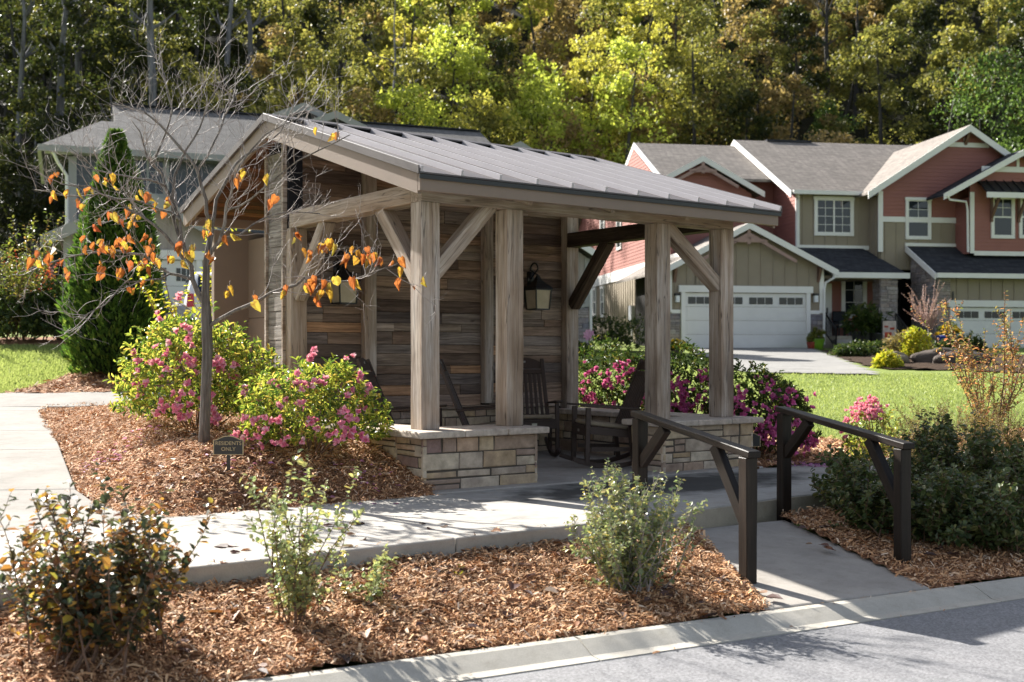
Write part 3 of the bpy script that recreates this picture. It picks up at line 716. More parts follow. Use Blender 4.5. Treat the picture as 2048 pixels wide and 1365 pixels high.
# lanterns on the plank wall
def lantern():
    t = thing('wall_lantern', None, 'lantern')
    b = MB(); b.box(-.045, .045, -.02, 0, .12, .30)
    pts = []
    for i in range(15):
        a = math.pi * (1.15 - 1.5 * i / 14); pts.append((0, -.135 + .095 * math.cos(a) * -1 if False else -.09 - .075 * math.cos(a), .33 + .085 * math.sin(a)))
    pts = [(0, -.015, .21), (0, -.016, .27)] + [(0, -.09 + .075 * math.cos(a), .32 + .085 * math.sin(a)) for a in np.linspace(math.pi * .95, -math.pi * .05, 12)] + [(0, -.165, .27), (0, -.19, .255), (0, -.20, .28)]
    pts = [(0, (p[1] if k < 2 else p[1]), p[2]) for k, p in enumerate(pts)]
    pts2 = [(0, -.015, .21)] + [(0, -.09 + .075 * math.cos(a), .32 + .085 * math.sin(a)) for a in np.linspace(math.pi * .97, -.0, 12)] + [(0, -.165, .25)]
    b.tube(pts2, .011, 6); b.build('bracket', M['black'], t, True)
    cy = -.165
    b = MB()
    for (r0, z0), (r1, z1) in zip([(.135, .075), (.115, .11), (.07, .15), (.035, .19), (.028, .205)], [(.115, .11), (.07, .15), (.035, .19), (.028, .205), (.012, .25)]):
        P = [(sx_ * r0, cy + sy_ * r0, z0) for sx_, sy_ in ((-1, -1), (1, -1), (1, 1), (-1, 1))] + [(sx_ * r1, cy + sy_ * r1, z1) for sx_, sy_ in ((-1, -1), (1, -1), (1, 1), (-1, 1))]
        b.add(P, [(0, 1, 5, 4), (1, 2, 6, 5), (2, 3, 7, 6), (3, 0, 4, 7), (3, 2, 1, 0), (4, 5, 6, 7)])
    b.build('lantern_roof', M['black'], t)
    b = MB(); q = .118
    for sx_, sy_ in ((-1, -1), (1, -1), (1, 1), (-1, 1)):
        b.bar((sx_ * q, cy + sy_ * q, .075), (sx_ * q * .84, cy + sy_ * q * .84, -.17), .014, .014, (0, 1, 0))
    for z, q2 in ((-.17, .099), (.07, .118)):
        for a, c in (((-1, -1), (1, -1)), ((1, -1), (1, 1)), ((1, 1), (-1, 1)), ((-1, 1), (-1, -1))):
            b.bar((a[0] * q2, cy + a[1] * q2, z), (c[0] * q2, cy + c[1] * q2, z), .014, .014)
    b.box(-.095, .095, cy - .095, cy + .095, -.176, -.168); b.build('lantern_frame', M['black'], t)
    b = MB(); q0, q1 = .094, .112
    P = [(sx_ * q0, cy + sy_ * q0, -.165) for sx_, sy_ in ((-1, -1), (1, -1), (1, 1), (-1, 1))] + [(sx_ * q1, cy + sy_ * q1, .072) for sx_, sy_ in ((-1, -1), (1, -1), (1, 1), (-1, 1))]
    b.add(P, [(0, 1, 5, 4), (1, 2, 6, 5), (2, 3, 7, 6), (3, 0, 4, 7)]); b.build('glass', M['warmglass'], t)
    return t
l0 = lantern(); l1 = copy_tree(l0)
for l, X, lab in ((l0, 3.27, 'black wall lantern with frosted panes beside the right end post'), (l1, .60, 'black wall lantern half hidden behind orange redbud leaves')):
    p = S(X, YW - .028, 1.93); l.location = p; l.rotation_euler = (0, 0, TH); l['label'] = lab; l['group'] = 'lanterns on the plank wall'

# ------------------------------------------------------------------ rocking chairs (front faces local +X)
DK = m_plain('espresso_slats', (.055, .034, .026), .5, .4, 0, .1, 8)
CUSH = m_plain('beige_cushion', (.30, .24, .175), .9, .1, 0, .08, 20, .3)
SILV = m_plain('silver_badge', (.45, .43, .38), .35, .5, .6)
def rocker(cushion=True):
    t = thing('rocking_chair', None, 'rocking chair', group='rocking chairs under the shelter')
    for s in (-1, 1):
        y = s * .27
        b = MB(); b.sweep([(x, y, .018 + (x - .02) ** 2 / 1.9) for x in np.linspace(-.52, .42, 15)], .034, .05); b.build('runner', DK, t, bevel=.004)
        b = MB(); b.bar((.27, y, .05), (.255, y, .63), .045, .05, (1, 0, 0)); b.build('leg', DK, t, bevel=.004)
        b = MB(); b.bar((-.24, y, .05), (-.20, y, .42), .045, .045, (1, 0, 0)); b.build('leg', DK, t, bevel=.004)
        b = MB(); b.bar((.33, y * 1.06, .655), (-.30, y * 1.06, .615), .09, .022); b.build('arm', DK, t, bevel=.006)
        b = MB(); b.bar((.22, y * .97, .20), (-.22, y * .97, .19), .022, .045); b.build('stretcher', DK, t)
    b = MB()
    for i in range(7):
        x = .26 - i * .078; z = .435 - .06 * (.26 - x) / .5; b.box(x - .034, x + .034, -.25, .25, z - .012, z + .01)
    b.box(.262, .285, -.265, .265, .335, .43)
    for s in (-1, 1): b.bar((.26, s * .26, .40), (-.22, s * .26, .35), .025, .08)
    b.build('seat', DK, t, bevel=.003)
    b = MB()
    def bp(h): return Vector((-.185 - h * .31, 0, .37 + h * .77))
    for s in (-1, 1): b.bar(bp(0) + Vector((0, s * .245, 0)), bp(1) + Vector((0, s * .215, 0)), .045, .03, (1, 0, .3))
    for h, hh in ((.06, .06), (.80, .05)): b.bar(bp(h) + Vector((0, -.23, 0)), bp(h) + Vector((0, .23, 0)), hh, .022, (1, 0, .3)) if False else b.obox(bp(h), (0, .23, 0), Vector((.011, 0, .0045)), Vector((-.31, 0, .77)).normalized() * hh / 2)
    for i in range(7):
        y = -.17 + i * .0567; b.bar(bp(.08) + Vector((0, y * 1.06, 0)), bp(.80) + Vector((0, y * .95, 0)), .036, .014, (1, 0, .3))
    b.build('backrest', DK, t, bevel=.003)
    b = MB(); pr = []
    for a in np.linspace(-1, 1, 13): pr.append((a * .215, .90 + .09 * (1 - abs(a) ** 2.2)))
    pts = [bp(h) + Vector((0, y, 0)) for y, h in [(-.215, .86)] + [(y, h + .03) for y, h in pr] + [(.215, .86)]]
    b.prism(pts, Vector((.77, 0, .31)).normalized() * -.022); b.build('headrest', DK, t)
    b = MB(); b.obox(bp(.955) + Vector((.004, 0, 0)), (0, .012, 0), Vector((.003, 0, .0012)), Vector((-.31, 0, .77)).normalized() * .012); b.build('emblem', SILV, t, bevel=.001); b = MB(); b.obox(Vector((.2875, 0, .385)), (.002, 0, 0), (0, .03, 0), (0, 0, .014)); b.build('badge', SILV, t, bevel=.001)
    if cushion:
        b = MB(); b.obox((.03, 0, .445), Vector((.235, 0, .03)), (0, .225, 0), (-.003, 0, .024)); b.build('seat_cushion', CUSH, t, True, bevel=.02, seg=3)
    return t
r0 = rocker()
r1, r2, r3 = copy_tree(r0), copy_tree(r0), copy_tree(r0)
for r, X, Y, az, lab in ((r0, 2.74, .72, 156, 'dark rocking chair in profile, beige cushion, its tall back against the pink azaleas'),
                         (r1, 2.83, 2.15, -118, 'dark rocking chair facing out from the plank wall, half hidden behind a post'),
                         (r2, .76, 1.45, -42, 'dark rocking chair behind the left corner post and the blooming azalea'),
                         (r3, 1.55, 1.22, -38, 'dark rocking chair seen between the two left front posts')):
    p = S(X, Y, .012); r.location = p; r.rotation_euler = (0, 0, TH + R(az)); r['label'] = lab

# ------------------------------------------------------------------ handrails
def handrail(name, a, b_, lab):
    a, b_ = Vector(a), Vector(b_); za, zb = a.z, b_.z
    t = thing('handrail', lab, 'handrail', a, 0, 'handrails of the ramp')
    d = Vector((b_.x - a.x, b_.y - a.y, 0)); L = d.length; d.normalize(); n = Vector((-d.y, d.x, 0)); Hh = .905; w = .089
    A = Vector((0, 0, Hh)); B = Vector((d.x * L, d.y * L, zb - za + Hh)); sl = (B - A).normalized()
    def T(nm, p, q, ww, hh, up): return timber(nm, p, q, ww, hh, M['stain'], up, .005, t)
    T('post', (0, 0, -.12), A - Vector((0, 0, .03)), w, w, d)
    T('post', (d.x * L, d.y * L, zb - za - .2), B - Vector((0, 0, .03)), w, w, d)
    T('rail', A - sl * .06, B + sl * .075, .1, .044, (0, 0, 1))
    T('brace', Vector((d.x * .03, d.y * .03, Hh - .36)), A + sl * .36 - Vector((0, 0, .03)), .06, .085, (0, 0, 1))
    T('brace', Vector((d.x * (L - .03), d.y * (L - .03), zb - za + Hh - .44)), B - sl * .36 - Vector((0, 0, .03)), .06, .085, (0, 0, 1))
handrail('l', (.957, 8.70, -.16), (1.52, 7.5, -.345), 'near dark stained handrail left of the ramp, behind the small shrub')
handrail('r', (2.235, 9.56, -.165), (2.75, 8.2, -.345), 'dark stained handrail right of the ramp, before the shaded hedge')

# ------------------------------------------------------------------ little notice signs
BRZ = m_plain('bronze_sign', (.02, .019, .017), .45, .5)
GLD = m_plain('gilt_paint', (.42, .33, .18), .5, .4)
def letters(parent, text, size, loc, mat, name='lettering', align='CENTER', rot=(R(90), 0, 0), ext=.0012):
    cu = bpy.data.curves.new(name, 'FONT'); cu.body = text; cu.size = size; cu.align_x = align; cu.align_y = 'CENTER'; cu.extrude = ext
    tmp = bpy.data.objects.new(name, cu); COL.objects.link(tmp); bpy.context.view_layer.update()
    me = bpy.data.meshes.new_from_object(tmp.evaluated_get(bpy.context.evaluated_depsgraph_get()))
    bpy.data.objects.remove(tmp); bpy.data.curves.remove(cu); me.materials.clear(); me.materials.append(mat)
    o = bpy.data.objects.new(name, me); COL.objects.link(o); o.parent = parent; o.location = loc; o.rotation_euler = rot
    return o
def notice(loc, rz, wd, hh, lab, text, stake):
    t = thing('notice_sign', lab, 'sign', loc, rz)
    def outline(w, h, y):
        pr = [(-w / 2, 0), (w / 2, 0), (w / 2, h * .78), (w * .40, h * .80), (w * .30, h * .88), (w * .16, h * .97), (0, h), (-w * .16, h * .97), (-w * .30, h * .88), (-w * .40, h * .80), (-w / 2, h * .78)]
        return [(x, y, z) for x, z in pr]
    b = MB(); P = outline(wd, hh, -.008); c = Vector((0, 0, stake)); b.prism([Vector(p) + c for p in P], (0, .014, 0)); pl = b.build('plaque', BRZ, t)
    b = MB(); o1 = [Vector(p) + c for p in outline(wd, hh, -.009)]; mid = c + Vector((0, -.009, hh * .45)); o2 = [mid + (p - mid) * .93 for p in o1]; n = len(o1)
    b.add(o1 + o2, [(i, (i + 1) % n, n + (i + 1) % n, n + i) for i in range(n)]); b.build('border', GLD, pl)
    for k, line in enumerate(text): letters(pl, line, wd * .175, (0, -.0095, stake + hh * (.60 - .30 * k)), GLD)
    b = MB(); b.box(-.014, .014, -.006, .006, -.15, stake + .02); b.build('stake', BRZ, t)
    return t
p = at(457, 928, 9.45)
notice((p.x, 9.45, gz(p.x, 9.45)), R(4), .245, .155, 'small bronze RESIDENTS ONLY sign on a stake beside the redbud trunk', ['RESIDENTS', 'ONLY'], .145)
p = at(1503, 905, 12.55)
notice((p.x, 12.55, gz(p.x, 12.55)), R(-4), .19, .15, 'small dark unlettered sign on a stake among the right azaleas', [], .22)
# ------------------------------------------------------------------ houses
class House:
    def __init__(s, name, label, O, ang):
        s.O = Vector((O[0], O[1], 0)); s.a = ang; s.U = Vector((math.cos(ang), math.sin(ang), 0)); s.V = Vector((-math.sin(ang), math.cos(ang), 0))
        s.grey = 'grey' in label[:12]; s.root = thing(name, label, 'house', (O[0], O[1], 0), ang)
    def fr(s, px, py, v):
        """local (u, v, z) of a photo pixel on the plane v = const"""
        a = (px - 1024) / F
        # O + U u + V v = q (a, 1)
        bx, by = s.O.x + s.V.x * v, s.O.y + s.V.y * v
        u = (a * by - bx) / (s.U.x - a * s.U.y); q = by + s.U.y * u
        return Vector((u, v, CZ - (py - HZ) / F * q))
    def sd(s, px, py, u):
        a = (px - 1024) / F; bx, by = s.O.x + s.U.x * u, s.O.y + s.U.y * u
        v = (a * by - bx) / (s.V.x - a * s.V.y); q = by + s.V.y * v
        return Vector((u, v, CZ - (py - HZ) / F * q))
def clip1(poly, ax, val, keep_gt):
    out = []; n = len(poly)
    for i in range(n):
        p, q = poly[i], poly[(i + 1) % n]; a = (p[ax] - val) * (1 if keep_gt else -1); b = (q[ax] - val) * (1 if keep_gt else -1)
        if a >= 0: out.append(p)
        if (a >= 0) != (b >= 0):
            t = a / (a - b); out.append((p[0] + (q[0] - p[0]) * t, p[1] + (q[1] - p[1]) * t))
    return out
def strip(poly, ax, lo, hi): 
    r = clip1(poly, ax, lo, True)
    return clip1(r, ax, hi, False) if len(r) > 2 else []
class Face:
    """a wall plane: front faces look along -v, side faces along -u (left) or +u"""
    def __init__(s, kind, c): s.k, s.c = kind, c
    def P(s, a, z, out=0):
        if s.k == 'F': return Vector((a, s.c - out, z))
        if s.k == 'L': return Vector((s.c - out, a, z))
        if s.k == 'Rt': return Vector((s.c + out, a, z))
    def box(s, mb, a0, a1, z0, z1, o0, o1, mi=0):
        p, q = s.P(a0, z0, o0), s.P(a1, z1, o1)
        mb.box(min(p.x, q.x), max(p.x, q.x), min(p.y, q.y), max(p.y, q.y), min(z0, z1), max(z0, z1), mi)
def wall(H, name, face, poly, style, mat, parent=None, pitch=None, thick=.12):
    """poly: list of (a, z) on the face"""
    mb = MB(); rev = face.k == 'F'
    mb.prism([face.P(a, z, 0) for a, z in poly], face.P(0, 0, -thick) - face.P(0, 0, 0))
    zs = [z for _, z in poly]; As = [a for a, _ in poly]
    if style == 'lap':
        h = pitch or .155; z = min(zs)
        while z < max(zs):
            st = strip(poly, 1, z, z + h)
            if len(st) > 2:
                mb.add([face.P(a, zz, .004 + .016 * (1 - (zz - z) / h)) for a, zz in st], [list(range(len(st)))])
                lo = sorted(a for a, zz in st if abs(zz - z) < 1e-4)
                if len(lo) > 1: mb.add([face.P(lo[0], z, .02), face.P(lo[-1], z, .02), face.P(lo[-1], z, 0), face.P(lo[0], z, 0)], [(0, 1, 2, 3)])
            z += h
    elif style == 'batten':
        h = pitch or .42; a = min(As) + h * .6
        while a < max(As) - .05:
            st = strip(poly, 0, a - .03, a + .03)
            if len(st) > 2: mb.prism([face.P(x, zz, .001) for x, zz in st], face.P(0, 0, .028) - face.P(0, 0, 0))
            a += h
    return mb.build(name, mat, parent or H.root)
def stonewall(H, name, face, a0, a1, z0, z1):
    mb = MB(); face.box(mb, a0, a1, z0, z1, -.1, 0, 1)
    if face.k == 'F': stones(mb, face.P(a0, z0, .0), (1, 0, 0), (0, -1, 0), a1 - a0, z1 - z0, .07, .2, .2, .6, .01, .04)
    elif face.k == 'L': stones(mb, face.P(a1, z0, .0), (0, -1, 0), (-1, 0, 0), a1 - a0, z1 - z0, .07, .2, .2, .6, .01, .04)
    return mb.build(name, [M['greystone'], M['mortar']], H.root)
def window(H, face, a0, a1, z0, z1, nx=2, ny=3, halves=True, tw=.11, side=False, curtains=False):
    mb = MB(); o = .075
    face.box(mb, a0 - tw, a0, z0, z1, 0, o); face.box(mb, a1, a1 + tw, z0, z1, 0, o)
    face.box(mb, a0 - tw - .03, a1 + tw + .03, z1, z1 + tw * 1.1, 0, o + .015); face.box(mb, a0 - tw, a1 + tw, z0 - tw, z0, 0, o)
    f = .035
    face.box(mb, a0, a0 + f, z0, z1, 0, .06); face.box(mb, a1 - f, a1, z0, z1, 0, .06)
    face.box(mb, a0 + f, a1 - f, z0, z0 + f, 0, .059); face.box(mb, a0 + f, a1 - f, z1 - f, z1, 0, .059)
    if halves and side: face.box(mb, (a0 + a1) / 2 - .035, (a0 + a1) / 2 + .035, z0, z1, 0, .058)
    elif halves: face.box(mb, a0, a1, (z0 + z1) / 2 - .03, (z0 + z1) / 2 + .03, 0, .057)
    zlo = (z0 + z1) / 2 if (halves and not side) else z0
    cols = nx * (2 if side else 1)
    for i in range(1, cols):
        if side and i == nx: continue
        a = a0 + (a1 - a0) * i / cols; face.box(mb, a - .011, a + .011, zlo, z1, 0, .045)
    for i in range(1, ny):
        z = zlo + (z1 - zlo) * i / ny; face.box(mb, a0, a1, z - .011, z + .011, 0, .044)
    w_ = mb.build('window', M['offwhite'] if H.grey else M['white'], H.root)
    mb = MB(); face.box(mb, a0, a1, z0, z1, .003, .034); mb.build('pane', M['glass'], w_)
    return w_
def gable_roof(H, name, ua, ub, ur, zr, ze_a, ze_b, v0, v1, mat, th=.10):
    """front-facing gable roof: ridge along v at u = ur"""
    mb = MB()
    mb.slab([(ua, v0, ze_a), (ur, v0, zr), (ur, v1, zr), (ua, v1, ze_a)], th)
    mb.slab([(ur, v0, zr), (ub, v0, ze_b), (ub, v1, ze_b), (ur, v1, zr)], th)
    return mb.build(name, mat, H.root)
def gable_fascia(H, ua, ub, ur, zr, ze_a, ze_b, v0, h=.24, mat=None, t=.05):
    mb = MB()
    for (a, za), (b_, zb) in (((ua, ze_a), (ur, zr)), ((ur, zr), (ub, ze_b))):
        mb.prism([(a, v0 - t, za - .012), (b_, v0 - t, zb - .012), (b_, v0 - t, zb - h), (a, v0 - t, za - h)], (0, t, 0))
    # white soffit behind the fascia
    return mb.build('fascia', mat or M['white'], H.root)
def garage_door(H, face, a0, a1, z0, z1, groups=4, trim=.16, rows=4):
    mb = MB(); face.box(mb, a0 - trim, a0, z0, z1 + .02, 0, .12); face.box(mb, a1, a1 + trim, z0, z1 + .02, 0, .12); face.box(mb, a0 - trim - .1, a1 + trim + .1, z1 + .02, z1 + .28, 0, .14)
    mb.build('garage_surround', M['white'], H.root)
    mb = MB(); hh = (z1 - z0) / rows
    for r in range(rows):
        face.box(mb, a0, a1, z0 + r * hh + .006, z0 + (r + 1) * hh - .006, .004, .03)
        if r < rows - 1:
            for g in range(groups):
                w_ = (a1 - a0) / groups; face.box(mb, a0 + g * w_ + .1, a0 + (g + 1) * w_ - .1, z0 + r * hh + .09, z0 + (r + 1) * hh - .09, .03, .038)
    d = mb.build('garage_door', M['door_white'], H.root)
    for g in range(groups):
        w_ = (a1 - a0) / groups; b0, b1 = a0 + g * w_ + .12, a0 + (g + 1) * w_ - .12; za, zb = z1 - hh * .80, z1 - hh * .30
        mb = MB()
        for k in range(3): face.box(mb, b0 + (b1 - b0) * k / 3 + .015, b0 + (b1 - b0) * (k + 1) / 3 - .015, za, zb, .03, .044)
        mb.build('pane', M['glass'], d)
    return d
def sconce(H, face, a, z):
    mb = MB(); face.box(mb, a - .06, a + .06, z + .05, z + .22, 0, .03); face.box(mb, a - .10, a + .10, z + .16, z + .24, .03, .22)
    s_ = mb.build('sconce', M['black'], H.root)
    mb = MB(); face.box(mb, a - .075, a + .075, z - .10, z + .155, .05, .20); mb.build('sconce_shade', m_plain('opal_glass', (.7, .72, .74), .3, .5), s_)
def pipe(H, pts, r=.045, mat=None): 
    mb = MB(); mb.tube(pts, r, 6); return mb.build('downspout', mat or M['white'], H.root)

# ---------------- the red and tan townhouse on the right
HR = House('townhouse', 'red and tan two-storey townhouse with stone trim and white garage doors', (6.147, 45.0), R(9.09))
h = HR; Z0 = 1.46
f0 = Face('F', 0.0)
uL, uR = h.fr(1335, 700, 0).x, h.fr(1646, 700, 0).x
apx = h.fr(1499, 460, 0); zwL = h.fr(1342, 536, 0).z; zwR = h.fr(1646, 536, 0).z; zst = h.fr(1360, 625, 0).z
wall(h, 'garage_wall', f0, [(uL, zst), (uR, zst), (uR, zwR), (apx.x, apx.z), (uL, zwL)], 'batten', M['tan'], pitch=.50)
g0, g1 = h.fr(1369, 700, 0).x, h.fr(1611, 700, 0).x; gz1 = h.fr(1490, 587, 0).z; gz0 = h.fr(1490, 697, 0).z
mb = MB(); f0.box(mb, uL, uR, gz0 - .3, zst, -.12, -.002); mb.build('foundation', M['stepcon'], h.root)
stonewall(h, 'stone_base', f0, uL, g0 - .17, gz0 - .1, zst - .05); stonewall(h, 'stone_base', f0, g1 + .17, uR, gz0 - .1, zst - .05)
garage_door(h, f0, g0, g1, gz0, gz1)
mb = MB()
f0.box(mb, uL - .02, uL + .16, zst, zwL, .0, .05); mb.build('corner_board', M['white'], h.root); mb = MB(); f0.box(mb, uR - .16, uR + .02, zst, zwR, 0, .05); mb.build('corner_board', M['white'], h.root); mb = MB()
f0.box(mb, uL + .16, g0 - .17, zst - .04, zst + .10, 0, .055); mb.build('band_board', M['white'], h.root); mb = MB()
f0.box(mb, g1 + .17, uR - .16, zst - .04, zst + .10, 0, .055)
mb.build('band_board', M['white'], h.root)
sconce(h, f0, h.fr(1353, 598, 0).x, h.fr(1353, 600, 0).z); sconce(h, f0, h.fr(1629, 598, 0).x, h.fr(1629, 600, 0).z)
mbn = letters(h.root, '6\n0\n5', .17, f0.P(h.fr(1617, 592, 0).x, h.fr(1617, 593, 0).z, .056), M['black'], 'house_number')
ga = h.fr(1499, 445, -.4); gl = h.fr(1320, 541, -.4); gr = h.fr(1676, 541, -.4)
gable_roof(h, 'garage_roof', gl.x, gr.x, ga.x, ga.z, gl.z, gr.z, -.4, 6.5, M['shingle']); gable_fascia(h, gl.x - .02, gr.x + .02, ga.x, ga.z + .012, gl.z + .012, gr.z + .012, -.4, .26)
# truss in the gable
def truss(mat, cx, zt, hw, v, drop=.62):
    mb = MB(); y = v - .06
    mb.bar((cx, y, zt - .05), (cx, y, zt - drop), .13, .05, (0, 1, 0))
    for s in (-1, 1):
        mb.bar((cx, y, zt - drop * .62), (cx + s * hw, y, zt - drop * .62 - hw * .16), .10, .05, (0, 1, 0))
        mb.bar((cx + s * hw * .85, y, zt - .22 - hw * .38), (cx, y, zt - drop * .8), .10, .045, (0, 1, 0))
        mb.bar((cx, y, zt - .22), (cx + s * hw * 2.6, y, zt - .22 - hw * 2.6 * .54), .13, .045, (0, 1, 0))
    mb.build('gable_truss', mat, h.root)
truss(M['mauve'], ga.x, ga.z - .22, .75, -.28)
for px in (1352, 1641):
    p = h.fr(px, 533, -.2); mb = MB(); mb.bar((p.x, -.25, p.z - .05), (p.x, .0, p.z - .55), .1, .1, (0, 1, 0)); mb.bar((p.x, -.02, p.z), (p.x, -.02, p.z - .62), .12, .06, (0, 1, 0)); mb.build('eave_bracket', M['brown'], h.root)
# long lit side wall
us = .9; fs = Face('L', us)
zb = h.sd(1230, 562, us).z
vE, vR1, zE, zR = 1.9, 8.9, 8.0, 11.1
def zmain(v): return zR - .5 * abs(v - vR1)
wall(h, 'side_wall', fs, [(.0, Z0 - .4), (22, Z0 - .4), (22, zb), (.0, zb)], 'batten', M['tan'], pitch=.42)
wall(h, 'side_wall', fs, [(3.0, zb), (22, zb), (22, 8.0), (17.2, 10.3), (13.0, 8.6), (vR1, zmain(vR1) - .3), (3.0, zmain(3.0) - .3)], 'lap', M['red'])
mb = MB(); fs.box(mb, .0, 22, zb - .05, zb + .45, .02, .06); fs.box(mb, 21.85, 22.03, Z0 - .4, zb - .05, 0, .05); fs.box(mb, 21.85, 22.03, zb + .45, 8.0, .02, .05); mb.build('band_board', M['white'], h.root)
for px0, px1, pz0, pz1 in ((1188.5, 1192.5, 580, 630), (1204, 1208.5, 577, 631), (1278, 1292, 576, 660)):
    p, q = h.sd(px0, pz1, us), h.sd(px1, pz0, us); z1_ = h.sd(px1, pz0, us).z; z0_ = h.sd((px0 + px1) / 2, pz1, us).z
    window(h, fs, q.y, p.y, z0_, z1_, 2, 2)
for px0, px1 in ((1203, 1210), (1236, 1243)):
    p, q = h.sd(px0, 497, us), h.sd(px1, 420, us); window(h, fs, q.y, p.y, p.z, p.z + 1.7, 2, 2)
p = h.sd(1268, 627, us); mb = MB(); fs.box(mb, p.y - .25, p.y + .25, p.z - .35, p.z + .35, .03, .2); fs.box(mb, p.y - .04, p.y + .04, p.z - 1.6, p.z - .35, .05, .12); mb.build('meter_box', m_plain('meter_grey', (.25, .26, .28), .5), h.root)
mb = MB(); mb.slab([(us - .35, 21.6, 7.95), (us - .35, 17.2, 10.55), (us + 9, 17.2, 10.55), (us + 9, 21.6, 7.95)], .12); mb.slab([(us - .35, 17.2, 10.55), (us - .35, 13.2, 8.9), (us + 9, 13.2, 8.9), (us + 9, 17.2, 10.55)], .12); mb.build('rear_roof', M['shingle'], h.root)
mb = MB()
for (va, za), (vb, zb_) in (((22.3, 7.75), (17.2, 10.58)), ((17.2, 10.58), (13.2, 8.9))):
    mb.prism([(us - .40, va, za), (us - .40, vb, zb_), (us - .40, vb, zb_ - .24), (us - .40, va, za - .24)], (.05, 0, 0))
mb.build('rake_board', M['white'], h.root)
# unit one: main roof, left rake, front wall of the upper floor
u1 = 1.3 - .35; u2 = h.fr(1592, 450, 2.5).x
mb = MB(); vF = 4.4
mb.slab([(u1, vF, zmain(vF)), (u2 + .1, vF, zmain(vF)), (u2 + .1, vR1, zR), (u1, vR1, zR)], .12)
mb.slab([(u2 + .1, vR1 * 2 - 4.4, zmain(4.4)), (u1, vR1 * 2 - 4.4, zmain(4.4)), (u1, vR1, zR), (u2 + .1, vR1, zR)], .12); mb.build('main_roof', M['shingle'], h.root)
def rakes(u, v0, z0, vr, zr, v1, z1, t=.05, hh=.26):
    mb = MB()
    for (va, za), (vb, zb_) in (((v0, z0), (vr, zr)), ((vr, zr), (v1, z1))):
        mb.prism([(u - t, va, za + .014), (u - t, vb, zb_ + .014), (u - t, vb, zb_ - hh), (u - t, va, za - hh)], (t, 0, 0))
    return mb.build('rake_board', M['white'], h.root)
rakes(u1, vF, zmain(vF), vR1, zR, vR1 + 3.0, zmain(vR1 + 3.0))
fgl = Face('L', 1.25); wall(h, 'gable_wall', fgl, [(vR1 - 2.2, zmain(vR1 - 2.2) - .3), (vR1, zR - .3), (vR1 + 2.2, zmain(vR1 + 2.2) - .3)], 'batten', M['tan'])
f5 = Face('F', 5.0); a, b_ = h.fr(1300, 500, 5).x, h.fr(1600, 500, 5).x
wall(h, 'upper_wall', f5, [(us + .05, 4.5), (b_, 4.5), (b_, zmain(5.0) - .12), (us + .05, zmain(5.0) - .12)], 'lap', M['red'])
# front cross gable with the red triangle
va = 3.9; ca = h.fr(1406, 312, va); cl = h.fr(1322, 356, va); cr = h.fr(1529, 384, va); cl.z = cr.z; cl.x = 2 * ca.x - cr.x
gable_roof(h, 'gable_roof', cl.x, cr.x, ca.x, ca.z, cl.z, cr.z, va, 8.6, M['shingle']); gable_fascia(h, cl.x, cr.x, ca.x, ca.z + .012, cl.z + .012, cr.z + .012, va, .26)
f4 = Face('F', va + .35); wall(h, 'bay_wall', f4, [(cl.x + .45, 4.6), (cr.x - .45, 4.6), (cr.x - .45, cr.z - .05), (ca.x, ca.z - .2), (cl.x + .45, cl.z - .05)], 'lap', M['red'])
truss(M['mauve'], ca.x, ca.z - .22, .6, va + .05, .52)
# unit two: tan wall with the slider, left end wall, roof
v2 = 2.5; f2 = Face('F', v2); ur2 = h.fr(1760, 450, v2).x; z2e = h.fr(1660, 386, v2 - .3).z; z2b = h.fr(1660, 520, v2).z
vR2 = 8.9; zR2 = z2e + .5 * (vR2 - v2 + .35)
wall(h, 'upper_wall', f2, [(u2, z2b), (ur2, z2b), (ur2, z2e), (u2, z2e)], 'batten', M['tan'], pitch=.50)
p, q = h.fr(1633, 466, v2), h.fr(1701, 401, v2); window(h, f2, p.x, q.x, p.z, q.z, 2, 4, True, .12, True)
mb = MB(); f2.box(mb, u2 - .03, u2 + .14, z2b, z2e, 0, .05); mb.build('corner_board', M['white'], h.root); mb = MB(); f2.box(mb, u2 + .14, ur2, h.fr(1660, 497, v2).z - .05, h.fr(1660, 497, v2).z + .12, .0, .05); mb.build('band_board', M['white'], h.root)
fl2 = Face('L', u2); wall(h, 'gable_wall', fl2, [(v2 + .0, z2b), (9.5, z2b), (9.5, zR2 - .4), (vR2, zR2 - .3), (v2, z2e)], 'lap', M['red'])
mb = MB(); ue = h.fr(1830, 290, vR2).x
mb.slab([(u2 - .35, v2 - .4, z2e + .02), (ur2 + 3, v2 - .4, z2e + .02), (ur2 + 6, vR2, zR2), (u2 - .35, vR2, zR2)], .12)
mb.slab([(ur2 + 6, vR2 * 2 - v2, z2e), (u2 - .35, vR2 * 2 - v2, z2e), (u2 - .35, vR2, zR2), (ur2 + 6, vR2, zR2)], .12); mb.build('main_roof', M['shingle'], h.root)
rakes(u2 - .35, v2 - .4, z2e + .02, vR2, zR2, vR2 + 3, zR2 - 1.5)
mb = MB(); mb.box(u2 - .3, ur2 + .1, v2 - .50, v2 - .40, z2e - .10, z2e + .06); mb.build('gutter', M['white'], h.root)
for k in (0, 1):
    mb = MB(); mb.box(u2 + 1.2 + k * 7.3, u2 + 3.4 + k * 7.3, vR2 - .15, vR2 + .15, zR2 - .03, zR2 + .06); mb.build('ridge_vent', M['shingle_dark'], h.root)
